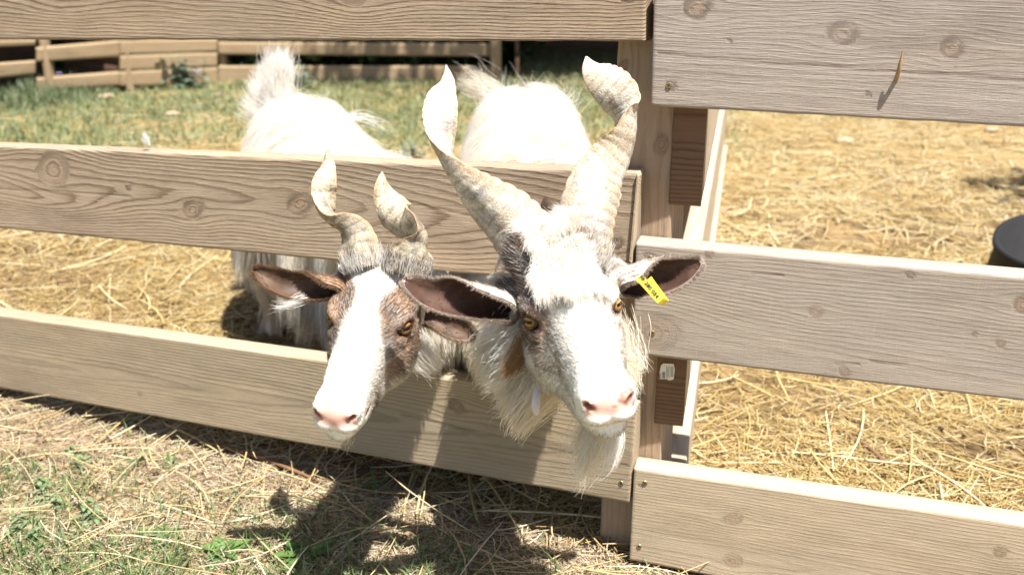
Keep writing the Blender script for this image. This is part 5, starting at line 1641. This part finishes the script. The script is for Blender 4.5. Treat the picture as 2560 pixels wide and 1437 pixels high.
    for i, (x, y, r) in enumerate([(-1.75, 7.85, .72), (-1.0, 7.8, .70), (-.3, 7.85, .66), (-3.45, 7.6, .7)]):  # last bush added to cover the bright gap in the angled fence
        rt = empty('bush', np.array([x, y, 0]), ['dark bush behind the left end of the low two-plank fence', 'dark bush behind the middle of the low two-plank fence', 'dark bush behind the far fence, next to the shed', 'dark bush added behind the open end of the left angled fence to darken the gap'][i], 'bush')
        crown('foliage', np.array([x, y, .55]), r, 12000, DG, rt, .05, (1.0, .8, 1.1))
        mesh('stem', *tube([(x, y, -.02), (x + .03, y, .3), (x, y, .8)], [.05, .04, .02]), plain('bark', (.10, .07, .05), .9, 0, .1, 20, .3), rt, True)
    def tree(base, lean, h, cc, cr, n, label, size=.06):
        rt = empty('tree', base, label, 'tree')
        bk = bpy.data.materials.get('bark') or plain('bark', (.10, .07, .05), .9, 0, .1, 20, .3)
        top = base + np.array([lean[0], lean[1], h])
        tr = mesh('trunk', *tube([base - [0, 0, .1], lerp(base, top, .5) + [.05, 0, 0], top], [.11, .085, .05]), bk, rt, True)
        for k in range(9):
            a = k * 2.4; e = np.asarray(cc) + np.array([math.cos(a), math.sin(a), .2 * (k % 3)]) * cr * .75
            s0 = lerp(base, top, .6 + .04 * k)
            mesh('limb', *tube([s0, lerp(s0, e, .5) + [0, 0, .12], e], [.035, .022, .008]), bk, tr, True)
        crown('crown', np.asarray(cc), cr, n, [(.05, .09, .03), (.07, .12, .04), (.09, .14, .05)], rt, size, (1, 1, .7))
    tree(np.array([1.15, 8.95, 0]), (-.5, -1.4, 0), 3.0, (.45, 6.6, 3.5), 1.35, 4200, 'leafy tree behind the shed that throws dappled shade on the far fence', .07)
    tree(np.array([4.3, 3.1, 0]), (-.7, .1, 0), 2.6, (3.15, 3.05, 3.0), .45, 420, 'small tree standing beyond the right of the pen', .07)

def tube(pts, rad, m=8, n=14):
    P = spline(pts, n); R_ = np.interp(np.linspace(0, 1, n), np.linspace(0, 1, len(rad)), rad)
    T = norm(np.gradient(P, axis=0)); a = norm(np.cross(T, np.array([.3, .9, .1]))); b = np.cross(T, a)
    th = np.linspace(0, 2 * math.pi, m, endpoint=False)
    V = P[:, None] + (a[:, None] * np.cos(th)[None, :, None] + b[:, None] * np.sin(th)[None, :, None]) * R_[:, None, None]
    ix = np.arange(n * m).reshape(n, m)
    F = np.stack([ix[:-1], np.roll(ix, -1, 1)[:-1], np.roll(ix, -1, 1)[1:], ix[1:]], -1).reshape(-1, 4)
    return V.reshape(-1, 3), F
build_far()

# ------------------------------------------------------------------ small things
def build_small_things():
    # black rubber tub at the right edge
    c = gp(2735, 800)
    d = np.dot(c - C0, FW)
    rub = plain('black_rubber', (.012, .012, .013), .75, 0, .25, 30, .3, .2)
    rb = 300 * d / FPX; rt = 268 * d / FPX; h = .235
    root = empty('feed_tub', c, 'black rubber feed tub standing on the straw at the right edge', 'tub')
    prof = [(0, .004), (rb, .004), (rb - .002, .02), (rt, h - .02), (rt + .012, h - .016), (rt + .012, h), (rt - .006, h), (rb - .006, .03), (0, .03)]
    m = 56; V = []; F = []
    th = np.linspace(0, 2 * math.pi, m, endpoint=False)
    for r, z in prof:
        for a in th:
            dent = 1 - .07 * math.cos(2 * a + 1)
            V.append(c + np.array([math.cos(a) * r * dent, math.sin(a) * r * dent, z - .01 * math.cos(a * 2) * (z > .2)]))
    idx = np.arange(len(prof) * m).reshape(-1, m)
    F = np.stack([idx[:-1], np.roll(idx, -1, 1)[:-1], np.roll(idx, -1, 1)[1:], idx[1:]], -1).reshape(-1, 4)
    mesh('shell', V, F, rub, root, True)
    # splinter caught in the upper right plank, and its frayed foot
    sp = plain('splinter', (.34, .22, .12), .8, 0, .2, 60, .3)
    p = onR(2240, 200); out = -NR
    V, F = tube([p, p + out * .012 + [.001, 0, .015], p + out * .016 + [.003, 0, .042]], [.0034, .0030, .0012], 6, 8)
    tag(mesh('splinter', V, F, sp, None, True), 'brown splinter sticking out of the upper grey plank', 'splinter')
    # downy feather on the middle plank
    p = onL(372, 362, .02)
    P, R_, C_ = strand_lock(None, 90, p, p + np.array([-.006, 0, .022]), .0015, .004, np.array([.8, .8, .8]), wav=.003, rad=.0003)
    o = hair_object('feather', P, R_, C_, M_FUR, None)
    tag(o, 'tiny white downy feather on top of the middle plank at the left', 'feather')
    # dark stick at the foot of the left fence
    a = gp(560, 1092); b = gp(760, 1122)
    a = onL(480, 1075, .03); a[2] = gz(a[0], a[1]) + .01; b = onL(800, 1160, .0); b[2] = gz(b[0], b[1]) + .012
    V, F = tube([a, lerp(a, b, .5) + [0, .01, .006], b], [.005, .006, .003], 7, 12)
    tag(mesh('stick', V, F, plain('stick', (.16, .09, .05), .8, 0, .2, 60, .3), None, True), 'thin brown stick on the ground under the left bottom plank', 'stick')
    a = gp(2215, 1170); b = gp(2120, 1100)
    V, F = tube([a + [0, 0, .012], lerp(a, b, .6) + [.004, 0, .016], b + [0, 0, .012]], [.006, .005, .003], 7, 12)
    tag(mesh('stick', V, F, plain('stick', (.16, .09, .05), .8, 0, .2, 60, .3), None, True), 'short dark stick on the dirt in the right pen', 'stick')
build_small_things()
